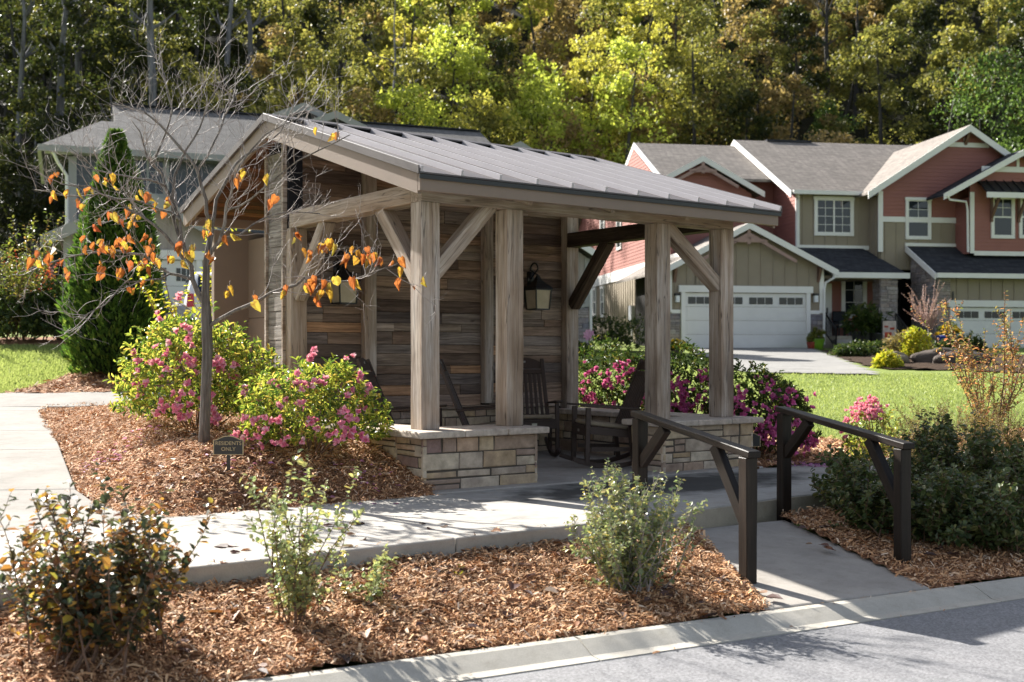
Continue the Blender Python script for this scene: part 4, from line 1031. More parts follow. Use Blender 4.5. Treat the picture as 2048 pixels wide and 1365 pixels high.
# big red gable
v3 = 1.6; f3 = Face('F', v3); a3 = h.fr(1940, 250, v3 - .4); l3 = h.fr(1737, 384, v3 - .4); r3 = h.fr(2143, 384, v3 - .4); r3.z = l3.z
ul3 = h.fr(1757, 450, v3).x; zlow = h.fr(1800, 441, v3).z; zbot = h.fr(1800, 540, v3).z; ur3 = h.fr(2100, 450, v3).x
sl3 = (a3.z - l3.z) / (a3.x - l3.x)
wall(h, 'upper_wall', f3, [(ul3, zlow), (ur3, zlow), (ur3, a3.z - sl3 * (ur3 - a3.x) - .08), (a3.x, a3.z - .08), (ul3, a3.z - sl3 * (a3.x - ul3) - .08)], 'lap', M['red'])
wall(h, 'upper_wall', f3, [(ul3, zbot), (ur3, zbot), (ur3, zlow), (ul3, zlow)], 'batten', M['tan'], pitch=.5)
wall(h, 'side_wall', Face('L', ul3), [(v3, zbot), (v2 + .3, zbot), (v2 + .3, l3.z - .1), (v3, l3.z - .1)], 'batten', M['tan'])
mb = MB(); f3.box(mb, ul3 - .03, ul3 + .17, h.fr(1800, 505, v3).z, l3.z + .1, .0, .06); f3.box(mb, ul3 + .17, ur3, zlow - .08, zlow + .14, .02, .05)
zc = h.fr(1930, 291, v3).z; hw = (a3.z - zc) / sl3 - .15; f3.box(mb, a3.x - hw, a3.x + hw, zc - .09, zc + .10, .02, .06); f3.box(mb, a3.x - .06, a3.x + .06, zc + .1, zc + .3, .02, .06); mb.build('trim_board', M['white'], h.root)
mb = MB(); mb.bar((a3.x, v3 - .33, a3.z - .3), (a3.x, v3 - .03, a3.z - .75), .12, .12, (0, 1, 0)); mb.build('eave_bracket', M['brown'], h.root)
gable_roof(h, 'gable_roof', l3.x, r3.x, a3.x, a3.z, l3.z, r3.z, v3 - .4, 9.0, M['shingle']); gable_fascia(h, l3.x - .02, r3.x, a3.x, a3.z + .012, l3.z + .012, r3.z + .012, v3 - .4, .30)
p, q = h.fr(1815, 474, v3), h.fr(1856, 402, v3); window(h, f3, p.x, q.x, p.z, q.z, 2, 2)
# small bay gable on the right
v4 = .5; f6 = Face('F', v4); a4 = h.fr(2046, 300, v4 - .4); l4 = h.fr(1888, 388, v4 - .4); r4 = Vector((2 * a4.x - l4.x, 0, l4.z)); sl4 = (a4.z - l4.z) / (a4.x - l4.x)
ul4 = h.fr(1940, 450, v4).x; ur4 = 2 * a4.x - ul4; zb4 = h.fr(1990, 508, v4).z
wall(h, 'bay_wall', f6, [(ul4, zb4), (ur4, zb4), (ur4, a4.z - sl4 * (ur4 - a4.x) - .08), (a4.x, a4.z - .08), (ul4, a4.z - sl4 * (a4.x - ul4) - .08)], 'lap', M['red'])
wall(h, 'side_wall', Face('L', ul4), [(v4, zb4), (v3, zb4), (v3, l4.z - .05), (v4, l4.z - .05)], 'lap', M['red'])
mb = MB(); f6.box(mb, ul4 - .02, ul4 + .16, zb4, l4.z + .15, .0, .06); zc = h.fr(2010, 340, v4).z; f6.box(mb, a4.x - 1.6, a4.x + 1.6, zc - .10, zc + .12, .02, .06); f6.box(mb, a4.x - .06, a4.x + .06, zc + .12, zc + .5, .02, .06)
f6.box(mb, ul4 + .16, ur4, zb4 - .08, zb4 + .1, .0, .06); mb.build('trim_board', M['white'], h.root)
gable_roof(h, 'bay_roof', l4.x, r4.x, a4.x, a4.z, l4.z, r4.z, v4 - .4, 3.6, M['shingle_dark']); gable_fascia(h, l4.x - .02, r4.x, a4.x, a4.z + .012, l4.z + .012, r4.z + .012, v4 - .4, .26)
c0, c1 = h.fr(1967, 392, v4 - .5), h.fr(2110, 392, v4 - .5); cz = h.fr(1990, 362, v4).z
mb = MB(); mb.slab([(c0.x, v4 - .75, c0.z + .12), (c1.x, v4 - .75, c0.z + .12), (c1.x, v4, cz), (c0.x, v4, cz)], .04); 
for k in range(9): 
    u = c0.x + .02 + (c1.x - c0.x - .04) * k / 8; mb.bar((u, v4 - .75, c0.z + .14), (u, v4, cz + .02), .03, .05, (0, 0, 1))
cn = mb.build('window_canopy', M['black'], h.root)
mb = MB(); mb.box(c0.x - .02, c1.x + .02, v4 - .80, v4 - .755, c0.z - .10, c0.z + .12); mb.build('canopy_fascia', M['white'], cn)
for px in (1982, 2036):
    u = h.fr(px, 400, v4).x; mb = MB(); mb.bar((u, v4 - .62, c0.z - .0), (u, v4 - .03, c0.z - .85), .1, .1, (0, 0, 1)); mb.bar((u, v4 - .05, c0.z), (u, v4 - .05, c0.z - 1.0), .1, .09, (0, 1, 0)); mb.build('canopy_bracket', M['brown'], cn)
for px0, px1 in ((1986, 2023), (2042, 2079)):
    p, q = h.fr(px0, 472, v4), h.fr(px1, 398, v4); window(h, f6, p.x, q.x, p.z, q.z, 2, 2)
pipe(h, [h.fr(1893, 391, v4 - .45), h.fr(1900, 400, v4 - .4), h.fr(1932, 404, v4 - .1), h.fr(1935, 420, v4 - .06), h.fr(1936, 505, v4 - .06)])
# second garage
v7 = -.4; f7 = Face('F', v7); ul7 = h.fr(1873, 600, v7).x; ur7 = ul7 + 7.2; ze7 = h.fr(1950, 549, v7 - .35).z; zt7 = h.fr(1860, 494, v3).z; zb7 = h.fr(1990, 610, v7).z; zg = h.fr(1873, 703, v7).z
mb = MB(); mb.slab([(ul7 - .25, v7 - .4, ze7), (ur7, v7 - .4, ze7), (ur7, v3 + .0, zt7), (ul7 - .25, v3 + .0, zt7)], .10); mb.build('garage_roof', M['shingle_dark'], h.root)
mb = MB(); mb.prism([(ul7 - .30, v7 - .42, ze7 + .03), (ul7 - .30, v3 - .02, zt7 + .03), (ul7 - .30, v3 - .02, zt7 - .22), (ul7 - .30, v7 - .42, ze7 - .22)], (.05, 0, 0)); mb.build('rake_board', M['white'], h.root)
mb = MB(); mb.box(ul7 - .25, ur7, v7 - .52, v7 - .41, ze7 - .16, ze7 + .03); mb.build('gutter', M['white'], h.root)
mb = MB(); f3.box(mb, ul7 - .3, ur3, zt7 + .01, zt7 + .14, 0, .06); mb.build('flashing_board', M['white'], h.root)
up7 = h.fr(1900, 600, v7).x
wall(h, 'garage_wall', f7, [(up7, zb7), (ur7, zb7), (ur7, ze7 - .15), (up7, ze7 - .15)], 'batten', M['tan'], pitch=.5)
stonewall(h, 'stone_pillar', Face('F', v7 - .02), ul7, up7, zg - .3, ze7 - .15)
mb = MB(); f7.box(mb, ul7, ur7, zg - .3, zb7, -.3, -.12); mb.build('foundation', M['stepcon'], h.root)
for k in range(5):
    va_, vb_ = v7 + 2.0 * k / 5, v7 + 2.0 * (k + 1) / 5
    stonewall(h, 'stone_wall', Face('L', ul7), va_, vb_, zg - .3, ze7 + (zt7 - ze7) * (va_ - v7 + .4) / (v3 - v7 + .4) - .14)
garage_door(h, f7, up7 + .12, up7 + 5.0, zg - .35, h.fr(1950, 614, v7).z - .03, 4)
pl_ = h.fr(1905, 596, v7); mb = MB(); f7.box(mb, pl_.x - .03, pl_.x + .03, pl_.z - .25, pl_.z + .25, .03, .05); mb.build('number_plate', M['black'], h.root)
# porch
v8 = .35; pe0, pe1 = h.fr(1664, 546, v8), h.fr(1815, 546, v8); zpt = h.fr(1660, 496, v2).z
mb = MB(); tr = h.fr(1762, 505, v2).x
mb.add([(pe0.x - 1.2, v8, pe0.z), (pe1.x, v8, pe0.z), (pe1.x - .9, v2 - .02, zpt), (u2 - .3, v2 - .02, zpt), (pe0.x - 1.2, v8, pe0.z - .1), (pe1.x, v8, pe0.z - .1), (pe1.x - .9, v2 - .02, zpt - .1), (u2 - .3, v2 - .02, zpt - .1)],
       [(0, 1, 2, 3), (7, 6, 5, 4), (0, 4, 5, 1), (1, 5, 6, 2), (2, 6, 7, 3), (3, 7, 4, 0)])
mb.build('porch_roof', M['shingle_dark'], h.root)
mb = MB(); mb.box(pe0.x, pe1.x + .05, v8 - .12, v8 - .01, pe0.z - .20, pe0.z + .02); mb.build('gutter', M['white'], h.root)
mb = MB(); zbm = h.fr(1700, 557, v8 + .1).z; mb.box(pe0.x - .4, pe1.x - .2, v8 + .08, v8 + .28, zbm - .02, pe0.z - .11); mb.box(pe0.x - .4, pe1.x - .2, v8 + .29, v2 + .3, pe0.z - .2, pe0.z - .12); mb.build('porch_beam', M['tan'], h.root)
cp0, cp1 = h.fr(1762, 690, v8), h.fr(1796, 690, v8); stonewall(h, 'stone_pillar', Face('F', v8 + .05), cp0.x, cp1.x, cp0.z - .5, zbm)
stonewall(h, 'stone_pillar', Face('L', cp0.x), v8 + .05, v8 + .7, cp0.z - .5, zbm)
v9 = 2.4; f9 = Face('F', v9); zpf = h.fr(1700, 673, v8 + .8).z
wall(h, 'porch_wall', f9, [(uR - .4, zpf), (pe1.x + .6, zpf), (pe1.x + .6, pe0.z), (uR - .4, pe0.z)], 'lap', M['red'])
p, q = h.fr(1688, 630, v9), h.fr(1726, 556, v9); window(h, f9, p.x, q.x, p.z, q.z, 2, 3, False, .14)
mb = MB(); d0, d1 = h.fr(1649, 600, v9).x, h.fr(1662, 600, v9).x; f9.box(mb, d0, d1, zpf, pe0.z - .3, .03, .08); dr = mb.build('front_door', M['white'], h.root)
mb = MB(); f9.box(mb, d0 + .05, d0 + .1, zpf + .95, zpf + 1.2, .08, .13); mb.build('handle', M['black'], dr)
mb = MB(); mb.box(uR + .05, pe1.x - .15, v8 + .05, v9, zpf - .9, zpf); mb.build('porch_floor', M['stepcon'], h.root)
mb = MB(); s0, s1 = h.fr(1665, 700, v8).x, h.fr(1702, 700, v8).x; zs0 = h.fr(1690, 703, v8 - .8).z
for k in range(3): mb.box(s0, s1 + .12 * k, v8 - .32 * (k + 1), v8 - .32 * k + .04, zs0 - .4, zpf - (zpf - zs0) * (k + 1) / 4)
mb.build('porch_steps', m_concrete('pale_step', (.45, .43, .40)), h.root)
for px in (1657, 1799):
    u = h.fr(px, 650, v8 - .3).x; mb = MB()
    mb.bar((u, v8 - 1.0, zs0 - .2), (u, v8 - 1.0, zs0 + .9), .05, .05, (0, 1, 0)); mb.bar((u, v8, zpf), (u, v8, zpf + .92), .05, .05, (0, 1, 0))
    mb.bar((u, v8 - 1.0, zs0 + .88), (u, v8, zpf + .9), .05, .05); mb.bar((u, v8 - 1.0, zs0 + .12), (u, v8, zpf + .12), .03, .03)
    for k in range(1, 8): t_ = k / 8; mb.bar((u, v8 - 1.0 + t_, zs0 + .1 + (zpf - zs0) * t_), (u, v8 - 1.0 + t_, zs0 + .86 + (zpf - zs0) * t_), .02, .02, (0, 1, 0))
    mb.build('porch_railing', M['black'], h.root)
pipe(h, [h.fr(1671, 547, v8 - .1), h.fr(1668, 556, v8 - .1), h.fr(1651, 566, .0), h.fr(1648.5, 580, -.08), h.fr(1648, 690, -.08)], .05)
p0 = h.fr(1600, 395, v2 - .1); pipe(h, [h.fr(1596, 390, v2 - .35), h.fr(1595, 400, v2 - .1), h.fr(1594, 495, v2 - .1)])
# closed back so nothing shows through
mb = MB(); mb.box(us + .15, ur3, 5.3, 20, Z0 - 1, 7.3); mb.box(u2 + .15, ur3, 2.75, 5.3, Z0, 7.3); mb.box(uL + .13, uR - .13, .15, 5.2, Z0, zwR - .15); mb.box(ul7 + .13, ur7 - .1, v7 + .15, 3, Z0 - 1, ze7 - .4); mb.box(ul4 + .13, ur4 - .13, v4 + .13, 3, zb4, l4.z - .3); mb.build('inner_core', M['darkgap'], h.root)

# ---------------- the slate grey townhouse behind the shelter
HG = House('townhouse', 'slate grey two-storey townhouse with long grey roof behind the shelter and bare tree', (2.63, 40.0), R(21.1))
h = HG; Zg = 1.2
vm = 4.3; fm = Face('F', vm); ua = h.fr(139, 400, vm).x; ub = -2.0; zem = 7.93
wall(h, 'upper_wall', fm, [(ua, 3.8), (ub, 3.8), (ub, zem), (ua, zem)], 'lap', M['grey'])
wall(h, 'side_wall', Face('L', ua), [(vm, Zg - .5), (13, Zg - .5), (13, zem), (vm, zem)], 'lap', M['grey'])
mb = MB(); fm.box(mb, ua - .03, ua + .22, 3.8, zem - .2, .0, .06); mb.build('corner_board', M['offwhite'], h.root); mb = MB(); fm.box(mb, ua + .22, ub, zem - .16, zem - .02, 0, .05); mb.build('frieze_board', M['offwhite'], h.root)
vr = 8.65; zr = 10.42; ur0, ur1 = -15.15, -.9; ve = vm - .45; zee = zem + .05
mb = MB()
mb.slab([(-15.15, ve, zee), (ub + 1.0, ve, zee), (ur1, vr, zr), (ur0, vr, zr)], .12)
mb.slab([(ub + 1.0, 13.4, zee), (-15.15, 13.4, zee), (ur0, vr, zr), (ur1, vr, zr)], .12)
mb.slab([(ub + 1.0, ve, zee), (ub + 1.0, 13.4, zee), (ur1, vr, zr), (ur1 - .01, vr - .01, zr)], .12)
mb.slab([(-17.55, ve, zee), (-15.152, ve, zee), (-15.152, ve + 2.9, zee + 1.45), (-15.6, ve + 2.9, zee + 1.45)], .12)
mb.slab([(-17.55, ve, zee), (-15.6, ve + 2.9, zee + 1.45), (-15.6, 9, zee + 1.45), (-17.55, 11.5, zee)], .12)
mb.slab([(-15.6, ve + 2.9, zee + 1.45), (-15.1, ve + 2.9, zee + 1.45), (-15.1, 9.2, zee + 1.45), (-15.6, 9.2, zee + 1.45)], .12)
mb.build('main_roof', M['shingle_grey'], h.root)
wall(h, 'gable_wall', Face('L', -15.1), [(6.9, zee + 1.0), (10.3, zee + 1.0), (vr, zr - .15)], 'lap', M['grey'])
mb = MB(); mb.box(-17.6, ub + 1.0, ve - .11, ve - .01, zee - .2, zee + .01); mb.box(-17.62, -17.5, ve - .0, 11.5, zee - .2, zee + .01); mb.build('gutter', M['offwhite'], h.root)
mb = MB(); mb.box(-17.4, ub + .9, ve + .02, vm - .005, zee - .20, zee - .13); mb.build('eave_soffit', M['offwhite'], h.root)
mb = MB(); mb.box(ur0, ur1, vr - .14, vr + .14, zr, zr + .05); mb.build('ridge_vent', M['shingle_dark'], h.root)
pipe(h, [(ua - .5, ve + .0, zee - .2), (ua - .35, vm - .2, zee - .5), (ua - .08, vm - .08, zee - .9), (ua - .08, vm - .08, 4.2)], .055)
for px0, px1, py0, py1 in ((206, 234, 385, 318), (262, 328, 388, 322)):
    p, q = h.fr(px0, py0, vm), h.fr(px1, py1, vm); window(h, fm, p.x, q.x, p.z, q.z, 2, 3, True, .16, px0 > 240)
# front gables in the grey roof
for px, py, half, v, low in ((608, 206, 62, 3.0, .42), (672, 222, 62, 2.2, .42), (1040, 283, 40, 3.0, .5)):
    a_ = h.fr(px, py, v); l_ = h.fr(px - half, py, v); dz = (a_.x - l_.x) * low
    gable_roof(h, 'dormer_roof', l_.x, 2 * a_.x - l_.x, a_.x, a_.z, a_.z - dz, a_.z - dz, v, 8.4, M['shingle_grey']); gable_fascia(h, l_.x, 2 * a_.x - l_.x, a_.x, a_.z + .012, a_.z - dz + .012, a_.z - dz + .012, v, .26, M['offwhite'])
    wall(h, 'dormer_wall', Face('F', v + .35), [(l_.x + .5, a_.z - dz - 2.4), (2 * a_.x - l_.x - .5, a_.z - dz - 2.4), (2 * a_.x - l_.x - .5, a_.z - dz), (a_.x, a_.z - .15), (l_.x + .5, a_.z - dz)], 'lap', M['grey'])
# left garage with the low gable
vg = -1.84; fg = Face('F', vg); a_ = h.fr(292, 381, vg - .4); l_ = h.fr(82, 471, vg - .4); r_u = 2 * a_.x - l_.x; slg = (a_.z - l_.z) / (a_.x - l_.x)
gl0 = h.fr(128, 600, vg).x; gr0 = 2 * a_.x - gl0
wall(h, 'garage_wall', fg, [(gl0, Zg - .6), (gr0, Zg - .6), (gr0, a_.z - slg * (gr0 - a_.x) - .1), (a_.x, a_.z - .1), (gl0, a_.z - slg * (a_.x - gl0) - .1)], 'batten', M['greige'], pitch=.5)
wall(h, 'side_wall', Face('L', gl0), [(vg, Zg - .6), (vm, Zg - .6), (vm, l_.z + .1), (vg, l_.z + .1)], 'lap', M['grey'])
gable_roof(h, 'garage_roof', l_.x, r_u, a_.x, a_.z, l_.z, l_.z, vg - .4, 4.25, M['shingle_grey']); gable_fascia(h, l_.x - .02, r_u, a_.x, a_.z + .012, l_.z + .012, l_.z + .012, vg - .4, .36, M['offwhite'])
dz1 = h.fr(300, 520, vg).z; garage_door(h, fg, h.fr(190, 600, vg).x, h.fr(392, 600, vg).x, Zg - .2, dz1, 4)
stonewall(h, 'stone_base', Face('F', vg - .02), gl0, gl0 + .75, Zg - .6, Zg + 1.3); mb = MB(); fg.box(mb, gl0 - .02, gl0 + .18, Zg + 1.35, l_.z + .1, 0, .05); mb.build('corner_board', M['offwhite'], h.root)
# right garage, its corner visible past the shelter wall
fr_ = Face('F', 0.0); rr = h.fr(1177, 600, 0).x; rl = rr - 6.6; zgr = h.fr(1160, 702, 0).z; zst = h.fr(1160, 614, 0).z; zer = h.fr(1190, 516, -.4).z
wall(h, 'garage_wall', fr_, [(rl, zst), (rr, zst), (rr, zer), ((rl + rr) / 2, zer + 1.9), (rl, zer)], 'batten', M['greige'], pitch=.5)
dR = h.fr(1134, 600, 0).x; garage_door(h, fr_, dR - 4.9, dR, zgr, h.fr(1130, 495, 0).z, 4, .15)
mb = MB(); fr_.box(mb, rr - .16, rr + .02, zst, zer, 0, .05); fr_.box(mb, dR + .16, rr - .16, zst - .03, zst + .1, 0, .05); mb.build('corner_board', M['offwhite'], h.root)
stonewall(h, 'stone_base', Face('F', -.01), dR + .16, rr, zgr - .3, zst - .04); sconce(h, fr_, h.fr(1159, 597, 0).x, h.fr(1159, 599, 0).z)
gable_roof(h, 'garage_roof', rl - .4, rr + .42, (rl + rr) / 2, zer + 2.15, zer + .05, zer + .05, -.4, 6, M['shingle_grey']); gable_fascia(h, rl - .4, rr + .44, (rl + rr) / 2, zer + 2.16, zer + .06, zer + .06, -.4, .26)
pipe(h, [(rr + .38, -.3, zer - .05), (rr + .36, -.2, zer - .3), (rr + .06, -.06, zer - .55), (rr + .06, -.06, zgr)], .05)
wall(h, 'side_wall', Face('Rt', rr), [(0, zgr - .3), (8, zgr - .3), (8, zer), (0, zer)], 'lap', M['grey'])
wall(h, 'upper_wall', Face('Rt', ub), [(vm, 3.8), (13, 3.8), (13, zem), (vm, zem)], 'lap', M['grey'])
mb = MB(); mb.box(ua + .15, ub - .13, vm + .15, 12.9, Zg - 1, zem - .2); mb.box(gl0 + .13, gr0 - .1, vg + .15, vm, Zg - 1, l_.z); mb.box(rl + .1, rr - .13, .15, vm, zgr - .5, zer - .1); mb.build('inner_core', M['darkgap'], h.root)

# ---------------- driveway
def lawnpt(px, py):
    Y = 3786.5 / (py - 614.5); return at(px, py, Y)
P = [lawnpt(1366, 697), lawnpt(1622, 698), lawnpt(1700, 728), lawnpt(1762, 752), lawnpt(1490, 747), lawnpt(1408, 716)]
o = sheet('driveway', [(p.x, p.y) for p in P], .25, m_concrete('driveway_concrete', (.27, .265, .255)), .05); tag(o, 'pale concrete driveway in front of the tan garage', 'driveway', kind='structure')
# ------------------------------------------------------------------ plants
TM = {  # leaf outlines: (along, across, lift) and faces
    'diamond': ([(0, 0, 0), (.45, .5, .14), (1, 0, 0), (.45, -.5, .14)], [(0, 3, 2), (0, 2, 1)]),
    'oval': ([(0, 0, 0), (.22, .38, .10), (.65, .40, .12), (1, 0, -.06), (.65, -.40, .12), (.22, -.38, .10)], [(0, 3, 2, 1), (0, 5, 4, 3)]),
    'heart': ([(0, 0, 0), (-.10, .26, .05), (.14, .52, .12), (.58, .40, .10), (1, 0, -.10), (.58, -.40, .10), (.14, -.52, .12), (-.10, -.26, .05)], [(0, 4, 3, 2, 1), (0, 7, 6, 5, 4)]),
    'curl': ([(0, 0, 0), (-.10, .20, .12), (.14, .36, .30), (.58, .26, .30), (1, 0, -.22), (.58, -.26, .34), (.14, -.36, .26), (-.10, -.20, .12)], [(0, 4, 3, 2, 1), (0, 7, 6, 5, 4)]),
    'blade': ([(0, .5, 0), (0, -.5, 0), (.6, -.35, .06), (.6, .35, .06), (1, 0, .16)], [(0, 1, 2, 3), (3, 2, 4, 4)]),
    'quad': ([(0, 0, 0), (.5, .5, .1), (1, 0, 0), (.5, -.5, .1)], [(0, 3, 2, 1)]),
}
def unit(v): return v / np.maximum(np.linalg.norm(v, axis=-1, keepdims=True), 1e-9)
def leaf_arrays(P, D, N, L, W_, tm):
    t, fc = TM[tm]; t = np.array(t)
    D = unit(D); N = unit(N - D * (N * D).sum(-1, keepdims=True)); C = np.cross(N, D); n = len(P)
    V = (P[:, None] + D[:, None] * (t[None, :, 0, None] * L[:, None, None]) + C[:, None] * (t[None, :, 1, None] * W_[:, None, None]) + N[:, None] * (t[None, :, 2, None] * L[:, None, None]))
    k = len(t); b = (np.arange(n) * k)[:, None, None]
    Fq = (b + np.array(fc)[None]).reshape(-1, len(fc[0]))
    return V.reshape(-1, 3), Fq
class Foliage:
    def __init__(s): s.V = []; s.F = []; s.n = 0; s.m = []
    def add(s, P, D, N, L, W_, tm, mi=0):
        if len(P) == 0: return
        V, Fq = leaf_arrays(np.asarray(P, float), np.asarray(D, float), np.asarray(N, float), np.asarray(L, float), np.asarray(W_, float), tm)
        s.V.append(V); s.F.append(Fq + s.n); s.n += len(V); s.m.append(np.full(len(Fq), mi))
    def build(s, name, mats, parent=None):
        return npmesh(name, np.concatenate(s.V), np.concatenate(s.F).astype(np.int32), mats, np.concatenate(s.m), parent)
def rvec(r, n): return unit(r.normal(size=(n, 3)))
def rosettes(fo, tips, outs, r, nper, L, W_, spread=(.6, 1.3), tm='oval', mi=0, back=.10, upb=.35):
    n = len(tips); T = np.repeat(tips, nper, 0); O = unit(np.repeat(outs, nper, 0))
    q = rvec(r, len(T)); q = unit(q - O * (q * O).sum(-1, keepdims=True))
    ph = r.uniform(*spread, len(T))[:, None]
    D = O * np.cos(ph) + q * np.sin(ph)
    N = unit(O + np.array([0, 0, upb]) + r.normal(0, .25, D.shape))
    P = T - O * r.uniform(0, back, len(T))[:, None]
    s = r.uniform(.65, 1.25, len(T))
    fo.add(P, D, N, L * s, W_ * s, tm, mi)
def blossoms(fo, C, O, r, size, petals=9, mi=0):
    n = len(C); P = np.repeat(C, petals, 0); OO = unit(np.repeat(O, petals, 0))
    q = rvec(r, len(P)); q = unit(q - OO * (q * OO).sum(-1, keepdims=True)); ph = r.uniform(.35, 1.35, len(P))[:, None]
    D = OO * np.cos(ph) + q * np.sin(ph); s = size * r.uniform(.7, 1.2, len(P))
    fo.add(P, D, OO + r.normal(0, .4, D.shape), s, s * .85, 'oval', mi)

def dome_shrub(name, label, cat, loc, rx, ry, h, ntip, nper, L, W_, mat, seed, group=None, flowers=0, fmat=None, fsize=.034, fbias=0.0, lump=.25, stems=26, fsel=None, tm='oval', inner=.35):
    r = np.random.default_rng(seed); loc = Vector(loc)
    t = thing(name, label, cat, loc, 0, group)
    def tips(n, lo=.55):
        d = rvec(r, n * 3); d[:, 2] = np.abs(d[:, 2]) * 1.1 - .22; d = unit(d)[:n]
        ph = r.uniform(0, 6.28, 6); fr = rvec(r, 6) * 3.2
        lum = sum(np.sin((d * fr[i]).sum(-1) * 1.7 + ph[i]) for i in range(6)) / 6
        rad = (lo + (1 - lo) * r.uniform(0, 1, n) ** .45) * (1 + lump * lum)
        z = np.clip(d[:, 2], -.18, 1)
        P = np.stack([rx * d[:, 0] * rad, ry * d[:, 1] * rad, h * (.28 + .72 * z * rad)], -1)
        P[:, 2] = np.maximum(P[:, 2], .04)
        return P, d
    P, d = tips(ntip); out = unit(d + np.array([0, 0, .55]) + r.normal(0, .25, d.shape))
    fo = Foliage(); rosettes(fo, P, out, r, nper, L, W_, tm=tm, back=L * 1.6)
    P2, d2 = tips(int(ntip * inner), .2); rosettes(fo, P2, unit(d2 + [0, 0, .5]), r, nper, L, W_, tm=tm, back=L * 2)
    fo.build('foliage', mat, t)
    mb = MB()
    for i in range(stems):
        p = P[r.integers(len(P))]; q = Vector((p[0] * .12 + r.normal(0, .02), p[1] * .12 + r.normal(0, .02), -.03)); e = Vector(p)
        m = q.lerp(e, .5) + Vector((r.normal(0, .04), r.normal(0, .04), h * .06)); mb.tube([q, m, e], [.009, .006, .003], 4)
    mb.build('stems', M['brown_twig'], t)
    if flowers:
        P3, d3 = tips(flowers * 4, .78)
        key = r.uniform(0, 1, len(P3)) + (0 if fsel is None else fsel(P3, d3)); idx = np.argsort(-key)[:max(1, flowers // 3)]
        C = []; O = []
        for i in idx:
            k = r.integers(2, 5)
            for _ in range(k): C.append(P3[i] + r.normal(0, fsize * .9, 3)); O.append(d3[i] + r.normal(0, .35, 3) + [0, -.25, .15])
        fb = Foliage(); blossoms(fb, np.array(C), np.array(O), r, fsize); fb.build('blossoms', fmat or M['pink'], t)
    return t

def grow(r, p0, d0, L, n=7, wob=.25, trop=(0, 0, .15)):
    P = [np.array(p0, float)]; d = unit(np.array(d0, float))
    for i in range(n):
        d = unit(d + r.normal(0, wob, 3) * (1.0) + np.array(trop)); P.append(P[-1] + d * L / n)
    return np.array(P)
def leaves_along(fo, pts, r, t0, spacing, L, W_, tm='oval', mi=0, droop=.2, size_fall=.3):
    seg = np.linalg.norm(np.diff(pts, axis=0), axis=1); cum = np.concatenate([[0], np.cumsum(seg)]); tot = cum[-1]
    s = np.arange(t0 * tot, tot, spacing); 
    if len(s) == 0: return
    i = np.clip(np.searchsorted(cum, s) - 1, 0, len(seg) - 1); f = ((s - cum[i]) / np.maximum(seg[i], 1e-6))[:, None]
    P = pts[i] * (1 - f) + pts[i + 1] * f; T = unit(pts[i + 1] - pts[i])
    q = rvec(r, len(P)); q = unit(q - T * (q * T).sum(-1, keepdims=True))
    D = T * r.uniform(.2, .8, len(P))[:, None] + q + np.array([0, 0, -droop]); N = np.array([0, 0, 1.0]) + T * .3 + r.normal(0, .45, P.shape)
    sc = r.uniform(.6, 1.2, len(P)) * (1 - size_fall * (s / tot)); fo.add(P, D, N, L * sc, W_ * sc, tm, mi)
def twig_shrub(name, label, cat, loc, nst, height, tilt, L, W_, mat, seed, ntw=7, twl=.28, spacing=.03, t0=.25, wob=.16, twigmat=None, r0=.007, group=None, lean=(0, 0), tm='oval', bare=0.0, base_spread=.05, asym=1.0, midx=None):
    r = np.random.default_rng(seed); t = thing(name, label, cat, loc, 0, group); mb = MB(); fo = Foliage()
    for k in range(nst):
        a = r.uniform(0, 6.283); ti = r.uniform(.05, 1) ** .7 * tilt
        d = np.array([math.cos(a) * math.sin(ti) + lean[0], math.sin(a) * math.sin(ti) * asym + lean[1], math.cos(ti)])
        Ls = height * r.uniform(.62, 1.08) * (1.0 - .12 * ti)
        p0 = np.array([r.normal(0, base_spread), r.normal(0, base_spread), -.03])
        st = grow(r, p0, d, Ls, 8, wob, (0, 0, .06)); rr = np.linspace(r0, r0 * .3, 9) * r.uniform(.7, 1.2); mb.tube(st, rr, 5)
        nb = r.uniform() < bare
        leaves_along(fo, st, r, t0 + .1 + (.3 if nb else 0), spacing * (3 if nb else 1), L, W_, tm)
        for j in range(ntw):
            f = r.uniform(t0, .97); i = int(f * 8); b0 = st[i] + (st[min(i + 1, 8)] - st[i]) * (f * 8 - i)
            q = rvec(r, 1)[0]; q[2] = abs(q[2]) * .6; dd = unit(unit(st[min(i + 1, 8)] - st[i]) * .6 + q * .9)
            tw = grow(r, b0, dd, twl * height * r.uniform(.4, 1.1) * (1.15 - f * .6), 4, wob * 1.2, (0, 0, .1)); mb.tube(tw, [r0 * .4, r0 * .33, r0 * .27, r0 * .2, r0 * .12], 4)
            leaves_along(fo, tw, r, .12, spacing * (2.6 if nb else 1), L, W_, tm)
    mb.build('stems', twigmat or M['brown_twig'], t)
    if fo.V: fo.build('foliage', mat, t)
    return t

